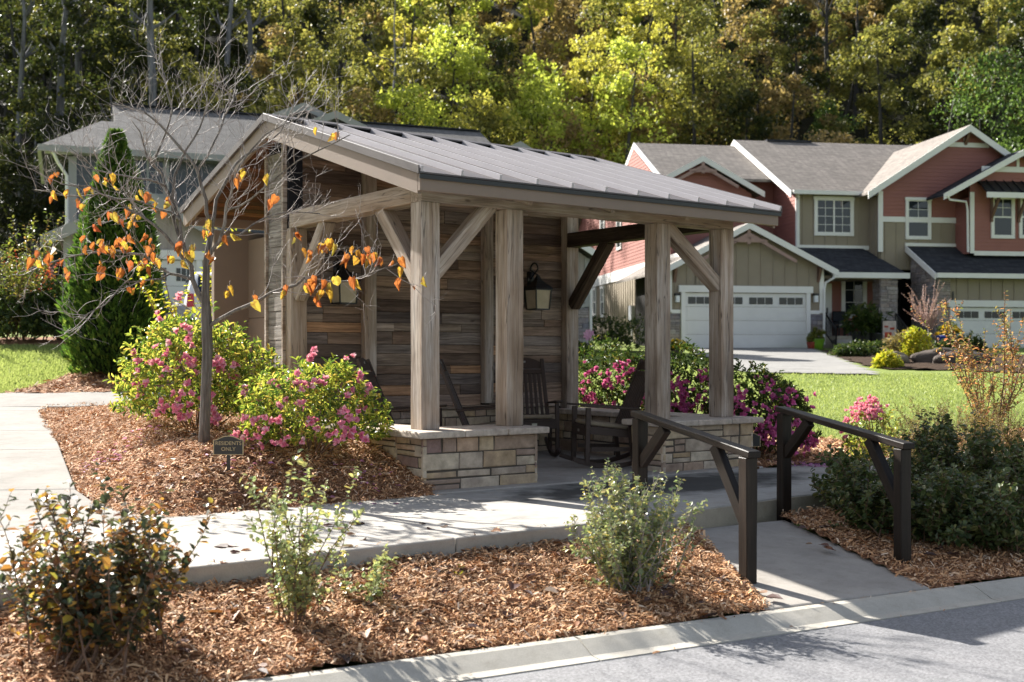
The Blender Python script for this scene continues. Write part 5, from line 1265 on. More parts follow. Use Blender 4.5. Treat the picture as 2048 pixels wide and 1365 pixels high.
# ---- azaleas
p = S(-.80, .55); dome_shrub('azalea', 'yellow-green azalea with pink blossoms against the left stone pier', 'shrub', (p.x, p.y, gz(p.x, p.y)),   .68, .60, .88, 520, 7, .064, .024, M['azalea'], 11, 'azaleas round the shelter', 105, M['pink'], .046, fsel=lambda P, d: -d[:, 1] * .35, lump=.3)
p = at(396, 850, 11.6); dome_shrub('azalea', 'largest yellow-green azalea with pink blossoms behind the redbud trunk', 'shrub', (p.x, p.y, gz(p.x, p.y) - .02), .86, .72, 1.24, 720, 7, .070, .026, M['azalea'], 12, 'azaleas round the shelter', 110, M['pink'], .048, fsel=lambda P, d: -d[:, 1] * .45, lump=.3)
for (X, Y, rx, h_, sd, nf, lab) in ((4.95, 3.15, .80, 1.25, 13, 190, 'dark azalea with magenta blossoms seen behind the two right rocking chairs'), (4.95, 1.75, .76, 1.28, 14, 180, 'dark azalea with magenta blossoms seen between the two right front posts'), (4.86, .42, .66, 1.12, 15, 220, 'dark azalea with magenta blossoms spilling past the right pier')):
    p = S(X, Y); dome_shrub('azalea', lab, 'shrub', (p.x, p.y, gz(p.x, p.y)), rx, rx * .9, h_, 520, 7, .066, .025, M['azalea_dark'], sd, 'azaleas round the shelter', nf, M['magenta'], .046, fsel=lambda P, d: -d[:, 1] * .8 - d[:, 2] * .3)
p = at(1750, 870, 13.2); dome_shrub('azalea', 'small sunlit azalea covered in pale pink blossoms beside the lawn', 'shrub', (p.x, p.y, gz(p.x, p.y)), .36, .32, .80, 170, 7, .055, .022, M['azalea'], 16, 'azaleas round the shelter', 120, M['pink'], .04, fsel=lambda P, d: d[:, 2] * .8 - .5 * d[:, 0])

# ---- foreground shrubs
def sh(px, py, Y): p = at(px, py, Y); return (p.x, p.y, gz(p.x, p.y))
twig_shrub('bronze_shrub', 'large dark bronze and orange leaved shrub at the kerb end of the mulch', 'shrub', sh(190, 1300, 5.55), 56, .84, .76, .058, .045, M['f_red'], 27, 9, .30, .023, .10, .12, None, .006, base_spread=.15)
twig_shrub('twiggy_shrub', 'sparse upright shrub with yellowing leaf tips in front of the path edge', 'shrub', sh(592, 1235, 6.2), 20, .86, .40, .046, .035, M['f_olive'], 22, 8, .26, .023, .06, .14, None, .005, base_spread=.06)
twig_shrub('seedling_shrub', 'low green sprig beside the sparse upright shrub', 'shrub', sh(745, 1200, 6.6), 10, .36, .75, .05, .036, M['f_olive'], 23, 5, .35, .03, .1, .18, None, .004)
twig_shrub('small_shrub', 'sunlit grey-green twiggy shrub before the near handrail', 'shrub', sh(1266, 1180, 7.15), 64, .80, .74, .042, .034, M['f_olive'], 24, 9, .28, .018, .05, .14, M['twig'], .0055, bare=.25, base_spread=.07)
twig_shrub('seedling_shrub', 'tiny pale weed in the mulch near the path edge', 'plant', sh(925, 1125, 7.2), 5, .12, .9, .03, .018, M['yellow_leaf'], 25, 2, .4, .03, .1, .2, None, .003)
# ---- shaded hedge shrubs right of the ramp
for i, (px, py, Y, hh, n, lab) in enumerate(((1745, 1085, 9.05, .85, 20, 'dark leafy shrub just behind the right handrail brace'), (1880, 1120, 8.85, .80, 22, 'dark glossy shrub right of the near handrail post'), (1985, 1035, 9.9, 1.0, 24, 'dark leafy shrub at the right edge behind the glossy one'), (1880, 1010, 10.6, .95, 22, 'dark shrub between the right handrail and the sunlit path'), (2090, 1070, 9.2, 1.0, 22, 'dark shrub mostly cut off by the right edge'), (1700, 1030, 9.75, .72, 16, 'small dark shrub closest to the far post of the right handrail'), (2000, 1100, 8.75, .78, 20, 'low dark shrub nearest the kerb at the right edge'))):
    twig_shrub('hedge_shrub', lab, 'shrub', sh(px, py, Y), n + 10, hh * .86, .95, .064, .050, M['hedge'], 30 + i, 9, .36, .019, .05, .14, None, .006, 'shaded shrubs right of the ramp', base_spread=.12)
for i, (px, py, Y, lab) in enumerate(((1845, 905, 12.6, 'low tan feathery shrub beside the small pink azalea'), (1930, 915, 12.8, 'low tan feathery shrub under the orange leaved crape myrtle'), (2030, 925, 12.3, 'low tan feathery shrub at the right edge of the lawn'))):
    twig_shrub('feathery_shrub', lab, 'shrub', sh(px, py, Y), 44, .90, .8, .032, .016, M['tan_leaf'], 40 + i, 9, .3, .013, .1, .16, M['brown_twig'], .004, 'tan shrubs by the lawn', base_spread=.12)
twig_shrub('crape_myrtle', 'tall thin crape myrtle with orange leaves at the right edge of the lawn', 'shrub', sh(1975, 880, 13.3), 16, 2.15, .54, .062, .036, M['orange_leaf'], 50, 10, .20, .024, .20, .09, M['brown_twig'], .011, lean=(.06, 0), base_spread=.10)

# ---- redbud tree
TB = Vector(at(408, 893, 10.3)); TB.z = gz(TB.x, TB.y) - .02
def redbud():
    r = np.random.default_rng(5)
    t = thing('redbud_tree', 'nearly bare redbud tree with a few orange heart-shaped leaves', 'tree', TB)
    def L(px, py, dy=0): return np.array(at(px, py, 10.3 + dy)) - np.array(TB)
    mb = MB(); tp = [L(408, 905), L(409, 860), L(412, 780), L(415, 700), L(413, 640), L(411, 590), L(413, 520), L(424, 455)]
    mb.tube(tp, [.064, .050, .047, .047, .050, .036, .030, .024], 10); mb.build('trunk', M['bark'], t, True)
    limbs = [  # pixel polyline, depth drift, start radius
        ([(414, 655), (470, 622), (520, 600), (566, 578), (610, 556), (650, 562), (700, 562), (760, 540), (806, 522)], -.55, .019),
        ([(411, 612), (385, 560), (372, 510), (360, 440), (330, 372), (305, 330), (288, 292), (262, 240)], .1, .026),
        ([(368, 520), (330, 470), (280, 430), (230, 400), (180, 372), (120, 368)], -.35, .016),
        ([(385, 560), (340, 548), (290, 510), (235, 502), (170, 508), (95, 528), (40, 545)], .35, .014),
        ([(372, 505), (345, 430), (350, 350), (372, 300), (400, 255), (420, 200), (455, 150)], .5, .018),
        ([(424, 455), (412, 400), (395, 340), (355, 290), (320, 250), (285, 222), (225, 208)], -.2, .018),
        ([(424, 455), (432, 400), (470, 330), (510, 300), (560, 265), (590, 205)], .3, .018),
        ([(414, 520), (440, 480), (452, 420), (462, 390), (480, 330), (530, 270), (600, 236)], -.3, .018),
        ([(440, 480), (480, 470), (530, 436), (580, 424), (640, 428)], .5, .011),
        ([(360, 440), (320, 420), (270, 400), (200, 388), (130, 392), (70, 380)], .4, .013),
        ([(330, 372), (300, 360), (250, 352), (190, 340), (140, 296)], -.4, .011),
        ([(305, 330), (330, 270), (345, 220), (330, 160), (318, 110)], .3, .010),
        ([(395, 340), (430, 280), (450, 230), (470, 190), (500, 178)], .5, .011),
        ([(340, 548), (300, 560), (250, 565), (210, 610), (160, 640)], -.6, .009),
        ([(452, 420), (500, 400), (560, 350), (640, 300), (700, 270)], -.7, .011),
    ]
    mbr = MB(); mbl = MB(); tw_ends = []
    def twigs(pts, n, Ls, rad, depth):
        for _ in range(n):
            f = r.uniform(.18, 1); i = min(int(f * (len(pts) - 1)), len(pts) - 2); b0 = pts[i] + (pts[i + 1] - pts[i]) * (f * (len(pts) - 1) - i)
            T = unit(pts[i + 1] - pts[i]); q = rvec(r, 1)[0]; d = unit(T * .75 + q * .8 + np.array([0, 0, .22]))
            tw = grow(r, b0, d, Ls * r.uniform(.45, 1.15), 7, .15, (0, 0, .05)); mbr.tube(tw, np.linspace(rad, rad * .3, 8), 4 if depth else 5)
            tw_ends.append((tw, depth))
            if depth < 2: twigs(tw, 3 if depth == 0 else 2, Ls * .58, rad * .65, depth + 1)
    for k, (px, dy, r0) in enumerate(limbs):
        n = len(px); P = np.array([L(x, y, dy * (i / (n - 1)) ** .8) for i, (x, y) in enumerate(px)])
        # zigzag refinement
        Q = [P[0]]
        for a, b_ in zip(P[:-1], P[1:]):
            m = (a + b_) / 2 + r.normal(0, .012, 3); Q += [m, b_]
        Q = np.array(Q); mbl.tube(Q, np.linspace(r0, .0045, len(Q)), 6)
        twigs(Q, 13 if r0 > .012 else 10, .52, .0038, 0)
    # hanging leaves: clusters where the photo shows them
    cl = [((268, 420), 1), ((245, 505), 1), ((300, 500), 2), ((420, 465), 3), ((450, 480), 2), ((140, 385), 1), ((105, 395), 1), ((160, 400), 2), ((185, 370), 2), ((200, 358), 1), ((225, 362), 2), ((100, 350), 1), ((185, 445), 1), ((235, 430), 3),
          ((265, 440), 2), ((170, 480), 2), ((195, 490), 2), ((215, 495), 4), ((250, 485), 3), ((300, 480), 2), ((210, 540), 2), ((235, 545), 2), ((260, 515), 2), ((295, 525), 3), ((290, 560), 1), ((265, 572), 2), ((330, 400), 2), ((365, 490), 2), ((380, 500), 3), ((350, 510), 2), ((80, 515), 2), ((110, 510), 2), ((130, 530), 2),
          ((470, 580), 1), ((506, 600), 1), ((432, 510), 1), ((310, 412), 2), ((280, 392), 1), ((590, 470), 2), ((610, 500), 2), ((655, 490), 3), ((620, 560), 3), ((610, 575), 2), ((665, 560), 2), ((640, 505), 2), ((690, 510), 2), ((715, 505), 2), ((740, 500), 4), ((750, 515), 2), ((720, 555), 1), ((655, 590), 2), ((640, 600), 1), ((800, 520), 1), ((802, 545), 1), ((835, 560), 1), ((572, 572), 1), ((540, 380), 1), ((560, 345), 0), ((480, 340), 1), ((475, 350), 1), ((640, 265), 0), ((675, 265), 1), ((300, 385), 1)]
    P = []; 
    for (x, y), k in cl:
        for _ in range(max(1, int(k * 1.7 + .5))): P.append(L(x + r.normal(0, 9), y + r.normal(0, 8), r.uniform(-.45, .25) if x < 560 else r.uniform(-.65, -.4)))
    P = np.array(P); n = len(P); D = np.stack([r.normal(0, .45, n), r.normal(0, .45, n), -np.abs(r.normal(1, .3, n))], -1); N = np.stack([r.normal(0, .8, n), -np.ones(n), r.normal(.2, .5, n)], -1)
    s = r.uniform(.05, .112, n); fo = Foliage(); k = r.uniform(size=n) < .2; w_ = s * r.uniform(.6, 1.0, n); fo.add(P[k], D[k], N[k], s[k], w_[k], 'heart'); fo.add(P[~k], D[~k], N[~k], s[~k], w_[~k], 'curl'); fo.build('leaves', M['redbud'], t)
    for p in P: mbr.tube([p, p + np.array([r.normal(0, .015), r.normal(0, .015), .05])], .0018, 4)
    mbr.build('twigs', M['twig'], t, True); mbl.build('branches', M['bark'], t, True)
redbud()

# ---- little yellow-leaved tree behind it, arborvitae, bushes at left
twig_shrub('small_tree', 'slender young tree with yellow-green leaves behind the bare redbud', 'tree', sh(402, 720, 15.6), 11, 3.1, .36, .085, .062, M['yellow_leaf'], 60, 9, .20, .06, .46, .10, M['brown_twig'], .016, tm='heart')
def arborvitae(loc, rad, h, seed):
    r = np.random.default_rng(seed); t = thing('arborvitae', 'tall dense conical evergreen beside the left lawn', 'tree', loc)
    n = 15000; z = r.uniform(0, 1, n) ** .85; a = r.uniform(0, 6.283, n)
    prof = np.interp(z, [0, .06, .22, .4, .6, .78, .9, 1], [.86, .98, 1, .90, .70, .42, .20, .03])
    lum = 1 + .09 * np.sin(a * 5 + z * 9) + .08 * np.sin(a * 9 - z * 21) + .05 * np.sin(a * 17 + z * 40)
    rr = rad * prof * lum * r.uniform(.80, 1.04, n); P = np.stack([rr * np.cos(a), rr * np.sin(a), z * h], -1)
    O = np.stack([np.cos(a) * .75, np.sin(a) * .75, np.full(n, .75)], -1) + r.normal(0, .22, (n, 3)); q = np.stack([-np.sin(a), np.cos(a), np.zeros(n)], -1)
    N = q * r.normal(0, 1, n)[:, None] + O * 0 + np.stack([np.cos(a), np.sin(a), np.zeros(n)], -1) * .6
    fo = Foliage(); fo.add(P, O, N, r.uniform(.09, .17, n), r.uniform(.035, .07, n), 'diamond'); fo.build('foliage', M['arbor'], t)
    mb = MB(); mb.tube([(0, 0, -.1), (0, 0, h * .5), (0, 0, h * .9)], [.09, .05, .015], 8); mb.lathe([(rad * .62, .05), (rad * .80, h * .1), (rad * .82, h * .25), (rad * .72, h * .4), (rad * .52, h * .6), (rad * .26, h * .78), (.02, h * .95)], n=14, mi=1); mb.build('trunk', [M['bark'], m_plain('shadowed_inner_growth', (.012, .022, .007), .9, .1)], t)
p = at(232, 738, 19.9); zz = gz(p.x, p.y); arborvitae((p.x, p.y, zz), .74, 4.98 - zz, 61)
p = sh(42, 660, 24.4); twig_shrub('hydrangea', 'tall green and tan panicle bush at the left edge beyond the lawn', 'shrub', p, 28, 2.75, .52, .12, .075, M['hydrangea'], 62, 8, .22, .065, .15, .12, M['brown_twig'], .012, base_spread=.3)
p = sh(125, 662, 24.3); dome_shrub('evergreen_bush', 'low dark evergreen bush beside the conical tree', 'shrub', p,   .85, .7, 1.35, 420, 7, .10, .045, M['dark_leaf'], 63)
p = sh(48, 668, 24.0); dome_shrub('evergreen_bush', 'dark bush in front of the tall panicle bush at the left', 'shrub', p, .9, .7, 1.1, 420, 7, .10, .045, M['dark_leaf'], 64)
p = sh(112, 640, 25.2); twig_shrub('red_shrub', 'thin red-leaved shrub between the left bushes', 'shrub', p, 10, 2.1, .35, .10, .05, M['red_leaf'], 65, 7, .22, .085, .45, .12, M['brown_twig'], .009)

# ---- lawn grass
def grass(name, lab, poly, dens, hmin, hmax, wd):
    P = np.array([(p[0], p[1]) for p in poly]); x0, y0 = P.min(0); x1, y1 = P.max(0); n = int((x1 - x0) * (y1 - y0) * dens)
    x = rng.uniform(x0, x1, n); y = y0 + (y1 - y0) * rng.uniform(0, 1, n) ** 1.7; k = inpoly(x, y, poly) & (np.abs(x / y) < .56); x, y = x[k], y[k]; n = len(x)
    C = np.stack([x, y, hz(x, y) - .005], -1); D = np.stack([rng.normal(0, .4, n), rng.normal(0, .4, n), np.ones(n)], -1); N = np.stack([rng.normal(0, 1, n), rng.normal(0, 1, n), np.full(n, .2)], -1)
    t, fc = TM['diamond']; fo = Foliage(); sc = np.clip(y / 14, 1, 3.0); fo.add(C, D, N, rng.uniform(hmin, hmax, n) * sc ** .35, wd * sc * rng.uniform(.7, 1.3, n), 'diamond'); o = fo.build(name, M['grass'])
    tag(o, lab, 'grass', kind='stuff')
LAWN_R = [S(6.4, 1.2), S(7.2, 1.15), S(11.6, 1.0), (22, 19), (24, 28), (8.6, 28.2), (5.4, 28.8), (4.6, 37), (2, 44), (1.5, 30), S(6.1, 4.6), S(6.4, 2.7)]
grass('lawn_grass', 'short sunlit green lawn right of the shelter', LAWN_R, 210, .03, .065, .012)
LAWN_L = [(-14, 17.92), (-7.85, 17.92), (-7.57, 18.6), (-7.5, 20.3), (-8.0, 21.6), (-8.6, 23.4), (-14, 23.4)]
grass('lawn_grass', 'short bright green lawn at the left edge', LAWN_L, 1500, .03, .07, .014)
# fallen petals and dead leaves
def litter(name, lab, spots, L, W_, mat, tm):
    r = np.random.default_rng(77); P = []
    for (cx, cy, rad, n) in spots:
        a = r.uniform(0, 6.283, n); q = rad * np.sqrt(r.uniform(0, 1, n)); P.append(np.stack([cx + q * np.cos(a), cy + q * np.sin(a)], -1))
    P = np.concatenate(P); n = len(P); z = hz(P[:, 0], P[:, 1]); dx, dy = P[:, 0] - AX, P[:, 1] - AY; Ys = -dx * ST + dy * CT
    z = np.where((Ys > -2.45) & (Ys < -.36), .004, z + .022)
    C = np.stack([P[:, 0], P[:, 1], z], -1); a = r.uniform(0, 6.283, n); D = np.stack([np.cos(a), np.sin(a), r.normal(0, .12, n)], -1); N = np.stack([r.normal(0, .25, n), r.normal(0, .25, n), np.ones(n)], -1)
    s = r.uniform(.6, 1.3, n); fo = Foliage(); fo.add(C, D, N, L * s, W_ * s, tm); o = fo.build(name, mat); tag(o, lab, 'litter', kind='stuff')
q1 = S(4.75, -.30); q2 = S(-1.4, .55); q3 = S(-.5, .0); q4 = at(700, 980, 9.6); q5 = at(250, 870, 11.2)
litter('fallen_petals', 'faded pink petals fallen under the azaleas', [(q1.x, q1.y, .45, 260), (q4.x, q4.y, .5, 22), (q5.x, q5.y, .45, 90), (q2.x, q2.y, .4, 40), (q3.x, q3.y, .3, 20)], .045, .035, M['petal_fallen'], 'oval')
litter('fallen_leaves', 'dead brown leaves fallen on the mulch', [(-.5, 6.9, 1.3, 60), (.4, 7.3, .7, 30), (-2.9, 9.6, .8, 60), (-2.2, 9.6, .8, 80), (-1.2, 6.2, .8, 45), (2.6, 8.6, .6, 25), (-2.4, 11, .8, 70), (1.0, 7.2, .6, 25), (-.9, 7.6, .9, 14), (4.4, 12.6, 1.2, 60)], .085, .06, m_leaf('dead_leaf', [(0, (.05, .03, .03)), (.5, (.12, .06, .05)), (.8, (.30, .12, .04)), (1, (.34, .26, .2))], .6, .2), 'heart')

# ---- boulder and car beyond the conifer
def boulder(name, lab, loc, sx, sy, sz, seed, mat):
    r = np.random.default_rng(seed); n = 40; m = 24; V = []
    fr = rvec(r, 7) * 2.4; ph = r.uniform(0, 6, 7)
    for i in range(m):
        th = math.pi * i / (m - 1)
        for j in range(n):
            a = 2 * math.pi * j / n; d = np.array([math.sin(th) * math.cos(a), math.sin(th) * math.sin(a), math.cos(th)])
            k = 1 + .12 * sum(abs(math.sin((d * fr[q]).sum() * 1.6 + ph[q])) - .5 for q in range(7)) / 2; V.append((d[0] * sx * k, d[1] * sy * k, d[2] * sz * k))
    Fq = [(i * n + j, (i + 1) * n + j, (i + 1) * n + (j + 1) % n, i * n + (j + 1) % n) for i in range(m - 1) for j in range(n)]
    o = npmesh(name, V, Fq, mat, None, None, False); o.location = loc; tag(o, lab, 'boulder')
p = at(335, 655, 21); boulder('boulder', 'large pale grey boulder between the conical evergreen and the white car', (p.x - .05, p.y, 1.42), .50, .6, .82, 3, m_stone('granite', [(0, (.36, .36, .38)), (1, (.42, .42, .44))], 3))
def car(loc, rz):
    t = thing('parked_car', 'white parked car with red tail light seen past the redbud trunk', 'car', loc, rz)
    paint = m_plain('white_car_paint', (.72, .73, .74), .25, .5, 0, .02, 1); rub = m_plain('tyre_rubber', (.015, .015, .015), .85); gl = m_glass('car_glass', (.012, .018, .03)); alloy = m_plain('alloy_rim', (.35, .35, .36), .35, .5, .8)
    hw = .90
    side = [(-2.3, .35), (-2.36, .62), (-2.34, .88), (-2.28, 1.02), (-1.86, 1.52), (-1.55, 1.62), (-.2, 1.64), (.55, 1.52), (1.15, 1.08), (2.0, .95), (2.3, .80), (2.36, .5), (2.3, .35)]
    b = MB(); n = len(side); secs = []
    for y, k in ((-hw, .94), (-hw * .96, .985), (-hw * .6, 1), (hw * .6, 1), (hw * .96, .985), (hw, .94)):
        s0 = len(b.v)
        for x, z in side:
            ins = 1 - .18 * max(0, (z - .95) / .7); b.v.append((x * k, y * ins, .35 + (z - .35) * (k * .5 + .5)))
        secs.append(s0)
    for a, c in zip(secs[:-1], secs[1:]):
        for j in range(n): b.f.append([a + j, a + (j + 1) % n, c + (j + 1) % n, c + j]); b.m.append(0)
    b.f.append([secs[0] + j for j in range(n)][::-1]); b.m.append(0); b.f.append([secs[-1] + j for j in range(n)]); b.m.append(0)
    b.build('body', paint, t, True, bevel=.03, seg=2)
    b = MB(); b.add([(-2.27, -.62, 1.08), (-2.27, .62, 1.08), (-1.92, .60, 1.48), (-1.92, -.60, 1.48)], [(3, 2, 1, 0)]); b.prism([(-2.29, -.62, 1.08), (-2.29, .62, 1.08), (-1.93, .60, 1.49), (-1.93, -.60, 1.49)], (.03, 0, 0)); b.build('rear_window', gl, t)
    for s in (-1, 1):
        b = MB(); b.prism([(-1.75, s * .835, 1.08), (.95, s * .835, 1.06), (.45, s * .775, 1.46), (-1.5, s * .765, 1.52)], (0, s * .03, 0)); b.build('side_window', gl, t)
        b = MB(); b.prism([(-2.36, s * .70, .72), (-2.36, s * .885, .72), (-2.33, s * .86, 1.04), (-2.33, s * .72, 1.04)], (.06, 0, 0)); b.build('tail_light', m_plain('red_lens', (.45, .012, .015), .2, .6), t, bevel=.01)
        for x in (-1.4, 1.45):
            b = MB(); b.tube([(x, s * .62, .33), (x, s * .88, .33)], .33, 20); wl_ = b.build('wheel', rub, t, bevel=.02)
            b = MB(); b.tube([(x, s * .80, .33), (x, s * .89, .33)], .21, 12); b.build('rim', alloy, wl_)
    b = MB(); b.box(-2.40, -2.30, -.26, .26, .66, .78); b.build('plate_recess', rub, t); b = MB(); b.box(-2.41, -2.28, -.86, .86, .36, .55); b.build('bumper', paint, t, bevel=.03)
car((-7.63, 30.2, gz(-7.63, 30.2) - .03), R(108))

# ---- garden bits by the townhouse
def place(px, py, Y): p = at(px, py, Y); return Vector((p.x, p.y, gz(p.x, p.y)))
def pot(name, lab, px, Y, z, r_, h_, col, plant, seed, cat='planter', ph=.35, spread=.35, L=.12, W_=.05, flowers=None):
    p = at(px, 700, Y); t = thing(name, lab, cat, (p.x, Y, z))
    b = MB(); b.lathe([(r_ * .72, 0), (r_ * .9, h_ * .6), (r_, h_ * .92), (r_ * 1.06, h_), (r_ * .92, h_), (r_ * .9, h_ * .9)], n=14); b.build('pot', m_plain(name + '_glaze', col, .35, .5), t, True)
    r = np.random.default_rng(seed); fo = Foliage(); n = 90; d = rvec(r, n); d[:, 2] = np.abs(d[:, 2]) * .8 + .15
    P = np.stack([d[:, 0] * spread, d[:, 1] * spread, h_ + d[:, 2] * ph], -1) * r.uniform(.5, 1, (n, 1)) + np.array([0, 0, h_ * .3]); rosettes(fo, P, d, r, 5, L, W_, tm='oval'); fo.build('foliage', plant, t)
    if flowers:
        f2_ = Foliage(); k = 60; d = rvec(r, k); d[:, 2] = np.abs(d[:, 2]); blossoms(f2_, d * np.array([spread, spread, ph]) + np.array([0, 0, h_ * 1.05]), d, r, .07, 6); f2_.build('blossoms', flowers, t)
    return t
YEL = m_leaf('yellow_mum', [(0, (.65, .42, .02)), (1, (.75, .55, .04))], .6, .3)
Zp = HR.fr(1700, 673, 1.2).z
pot('flower_pot', 'lime green pot of plants by the garage stone base', 1634, 44.6, 1.45, .30, .42, (.14, .28, .02), M['hydrangea'], 70)
pot('flower_pot', 'small red pot beside the lime green pot', 1622, 44.5, 1.45, .17, .3, (.28, .05, .03), M['hydrangea'], 71, ph=.15, spread=.15)
pot('fern_planter', 'dark planter with a large drooping fern before the porch', 1722, 44.2, 1.3, .36, .85, (.014, .014, .018), M['dark_leaf'], 72, ph=.9, spread=.75, L=.30, W_=.05)
pot('fern_planter', 'second dark fern planter beside the stone porch column', 1748, 44.4, 1.3, .34, .80, (.014, .014, .018), M['dark_leaf'], 73, ph=.8, spread=.65, L=.30, W_=.05)
pot('flower_pot', 'cobalt blue pot of yellow chrysanthemums by the white garage door', 1898, 41.5, 1.32, .42, .62, (.02, .05, .35), M['hydrangea'], 74, ph=.32, spread=.42, flowers=YEL)
pot('flower_pot', 'yellow chrysanthemum mound at the driveway edge', 1352, 37.2, 1.15, .22, .25, (.10, .08, .07), M['hydrangea'], 75, ph=.3, spread=.38, flowers=YEL)
# porch chairs, pumpkin
def porch_chair(px, rz, lab):
    p = HR.fr(px, 660, 1.75); q = HR.O + HR.U * p.x + HR.V * p.y; t = thing('porch_chair', lab, 'chair', (q.x, q.y, Zp), R(9) + rz, 'chairs on the porch')
    wk = m_plain('dark_wicker', (.012, .014, .02), .7)
    b = MB(); b.box(-.27, .27, -.27, .27, .36, .42); b.build('seat', wk, t, bevel=.01); b = MB(); b.obox((0, .27, .72), (.28, 0, 0), (0, .03, .008), (0, .05, .33)); b.build('backrest', wk, t, bevel=.02)
    for x in (-.25, .25):
        b = MB(); b.box(x - .03, x + .03, -.27, .25, .60, .64); b.build('arm', wk, t)
        for y in (-.25, .25): b = MB(); b.bar((x, y, 0), (x, y, .62 if y < 0 else .4), .04, .04, (0, 1, 0)); b.build('leg', wk, t)
    b = MB(); b.box(-.24, .24, -.25, .22, .422, .50); b.build('seat_cushion', M['greige'], t, bevel=.02)
porch_chair(1684, 0, 'dark porch chair under the front window'); porch_chair(1746, R(-30), 'dark porch chair beside the stone column')
def pumpkin(px, v, z, r_, lab):
    p = HR.fr(px, 650, v); q = HR.O + HR.U * p.x + HR.V * p.y; t = thing('pumpkin', lab, 'pumpkin', (q.x, q.y, z)); b = MB(); n = 30
    for i in range(12):
        th = math.pi * i / 11
        for j in range(n):
            a = 6.28318 * j / n; k = r_ * (1 - .09 * abs(math.cos(a * 5))) * math.sin(th); b.v.append((k * math.cos(a), k * math.sin(a), r_ * .85 * (1 - math.cos(th)) * .95))
    for i in range(11):
        for j in range(n): b.f.append([i * n + j, i * n + (j + 1) % n, (i + 1) * n + (j + 1) % n, (i + 1) * n + j]); b.m.append(0)
    b.build('pumpkin_body', m_plain('pumpkin_skin', (.55, .16, .03), .5), t, True)
    b = MB(); b.tube([(0, 0, r_ * 1.55), (.02, 0, r_ * 1.9)], [.035, .025], 6); b.build('stalk', M['brown_twig'], t)
    for x in (-.35, .35): b = MB(); b.prism([(x * r_ - .2 * r_, -r_ * .93, r_ * .95), (x * r_ + .2 * r_, -r_ * .93, r_ * .95), (x * r_, -r_ * .85, r_ * 1.3)], (0, .05, 0)); b.build('eye', M['black'], t)
    b = MB(); b.prism([(-.4 * r_, -r_ * .97, r_ * .65), (0, -r_ * .99, r_ * .45), (.4 * r_, -r_ * .97, r_ * .65), (0, -r_ * .99, r_ * .6)], (0, .05, 0)); b.build('mouth', M['black'], t)
def side_table():
    p = HR.fr(1711, 660, 1.7); q = HR.O + HR.U * p.x + HR.V * p.y; t = thing('side_table', 'small table between the porch chairs under the pumpkin', 'table', (q.x, q.y, Zp), R(9)); b = MB(); b.box(-.45, .35, -.28, .28, .5, .53); b.build('table_top', M['greige'], t)
    for x in (-.4, .3):
        for y in (-.24, .24): b = MB(); b.bar((x, y, 0), (x, y, .5), .04, .04, (0, 1, 0)); b.build('leg', M['black'], t)
side_table()
pumpkin(1714, 1.62, Zp + .53, .22, 'carved orange pumpkin on the porch table'); pumpkin(1693, 1.5, Zp + .53, .11, 'small pumpkin beside the carved one on the porch table')
# garden flag, boulders, border shrubs
p = place(1779, 700, 42.5); t = thing('garden_flag', 'small garden flag with an autumn patch pattern before the stone column', 'flag', p, 0)
b = MB(); b.bar((-.28, 0, -.1), (-.28, 0, 1.15), .02, .02, (0, 1, 0)); b.bar((-.28, 0, 1.15), (.28, 0, 1.15), .02, .02); b.build('flag_pole', M['black'], t)
b = MB(); b.box(-.24, .24, -.004, .004, .35, 1.13); b.build('banner', m_plain('flag_cloth', (.50, .44, .38), .9, .1, 0, .3, 5), t)
b = MB()
for (x, z, w_, h_) in ((-.05, .62, .13, .2), (.1, .85, .08, .08), (-.12, .92, .07, .07)): b.box(x - w_, x + w_, -.009, -.004, z - h_ / 2, z + h_ / 2)
b.build('flag_motif', m_plain('flag_print', (.40, .08, .05), .9, .1, 0, .4, 9), t)
p = place(1178, 700, 35); t = thing('garden_pinwheel', 'pink garden ornament on a stick by the grey garage corner', 'ornament', p, 0)
b = MB(); b.tube([(0, 0, -.1), (0, 0, .75)], .012, 6); b.build('stick', M['black'], t); fo = Foliage(); a = np.linspace(0, 6.283, 10)[:-1]; fo.add(np.tile([0, 0, .8], (9, 1)), np.stack([np.cos(a), np.zeros(9), np.sin(a)], -1), np.tile([0, -1, .2], (9, 1)), np.full(9, .19), np.full(9, .13), 'oval'); fo.build('petals', m_leaf('pinwheel_pink', [(0, (.5, .22, .40)), (1, (.6, .35, .5))], .5, .2), t)
twig_shrub('weeping_tree', 'small pinkish twiggy tree on a slim stem between the two garages', 'tree', place(1858, 712, 40), 1, .8, .02, .06, .03, M['pinktwig'], 80, 0, .1, .3, .9, .02, M['trunk'], .04) if False else None
def standard(loc, seed):
    r = np.random.default_rng(seed); t = thing('standard_tree', 'small pinkish twiggy tree on a slim stem between the two garages', 'tree', loc); mb = MB(); mb.tube([(0, 0, -.1), (0, 0, .9)], [.05, .04], 7); mb.build('trunk', M['bark'], t); mb = MB(); fo = Foliage()
    for i in range(46):
        a = r.uniform(0, 6.283); ti = r.uniform(.1, 1.15); st = grow(r, (0, 0, .9), (math.cos(a) * math.sin(ti), math.sin(a) * math.sin(ti), math.cos(ti)), r.uniform(.7, 1.75) * (1.1 - ti * .35), 6, .14, (0, 0, .05)); mb.tube(st, np.linspace(.018, .006, 7), 4); leaves_along(fo, st, r, .3, .08, .09, .05)
    mb.build('branches', m_plain('pink_twigs', (.34, .23, .20), .7), t); fo.build('foliage', M['pinktwig'], t)
standard(place(1858, 712, 39.5), 81)
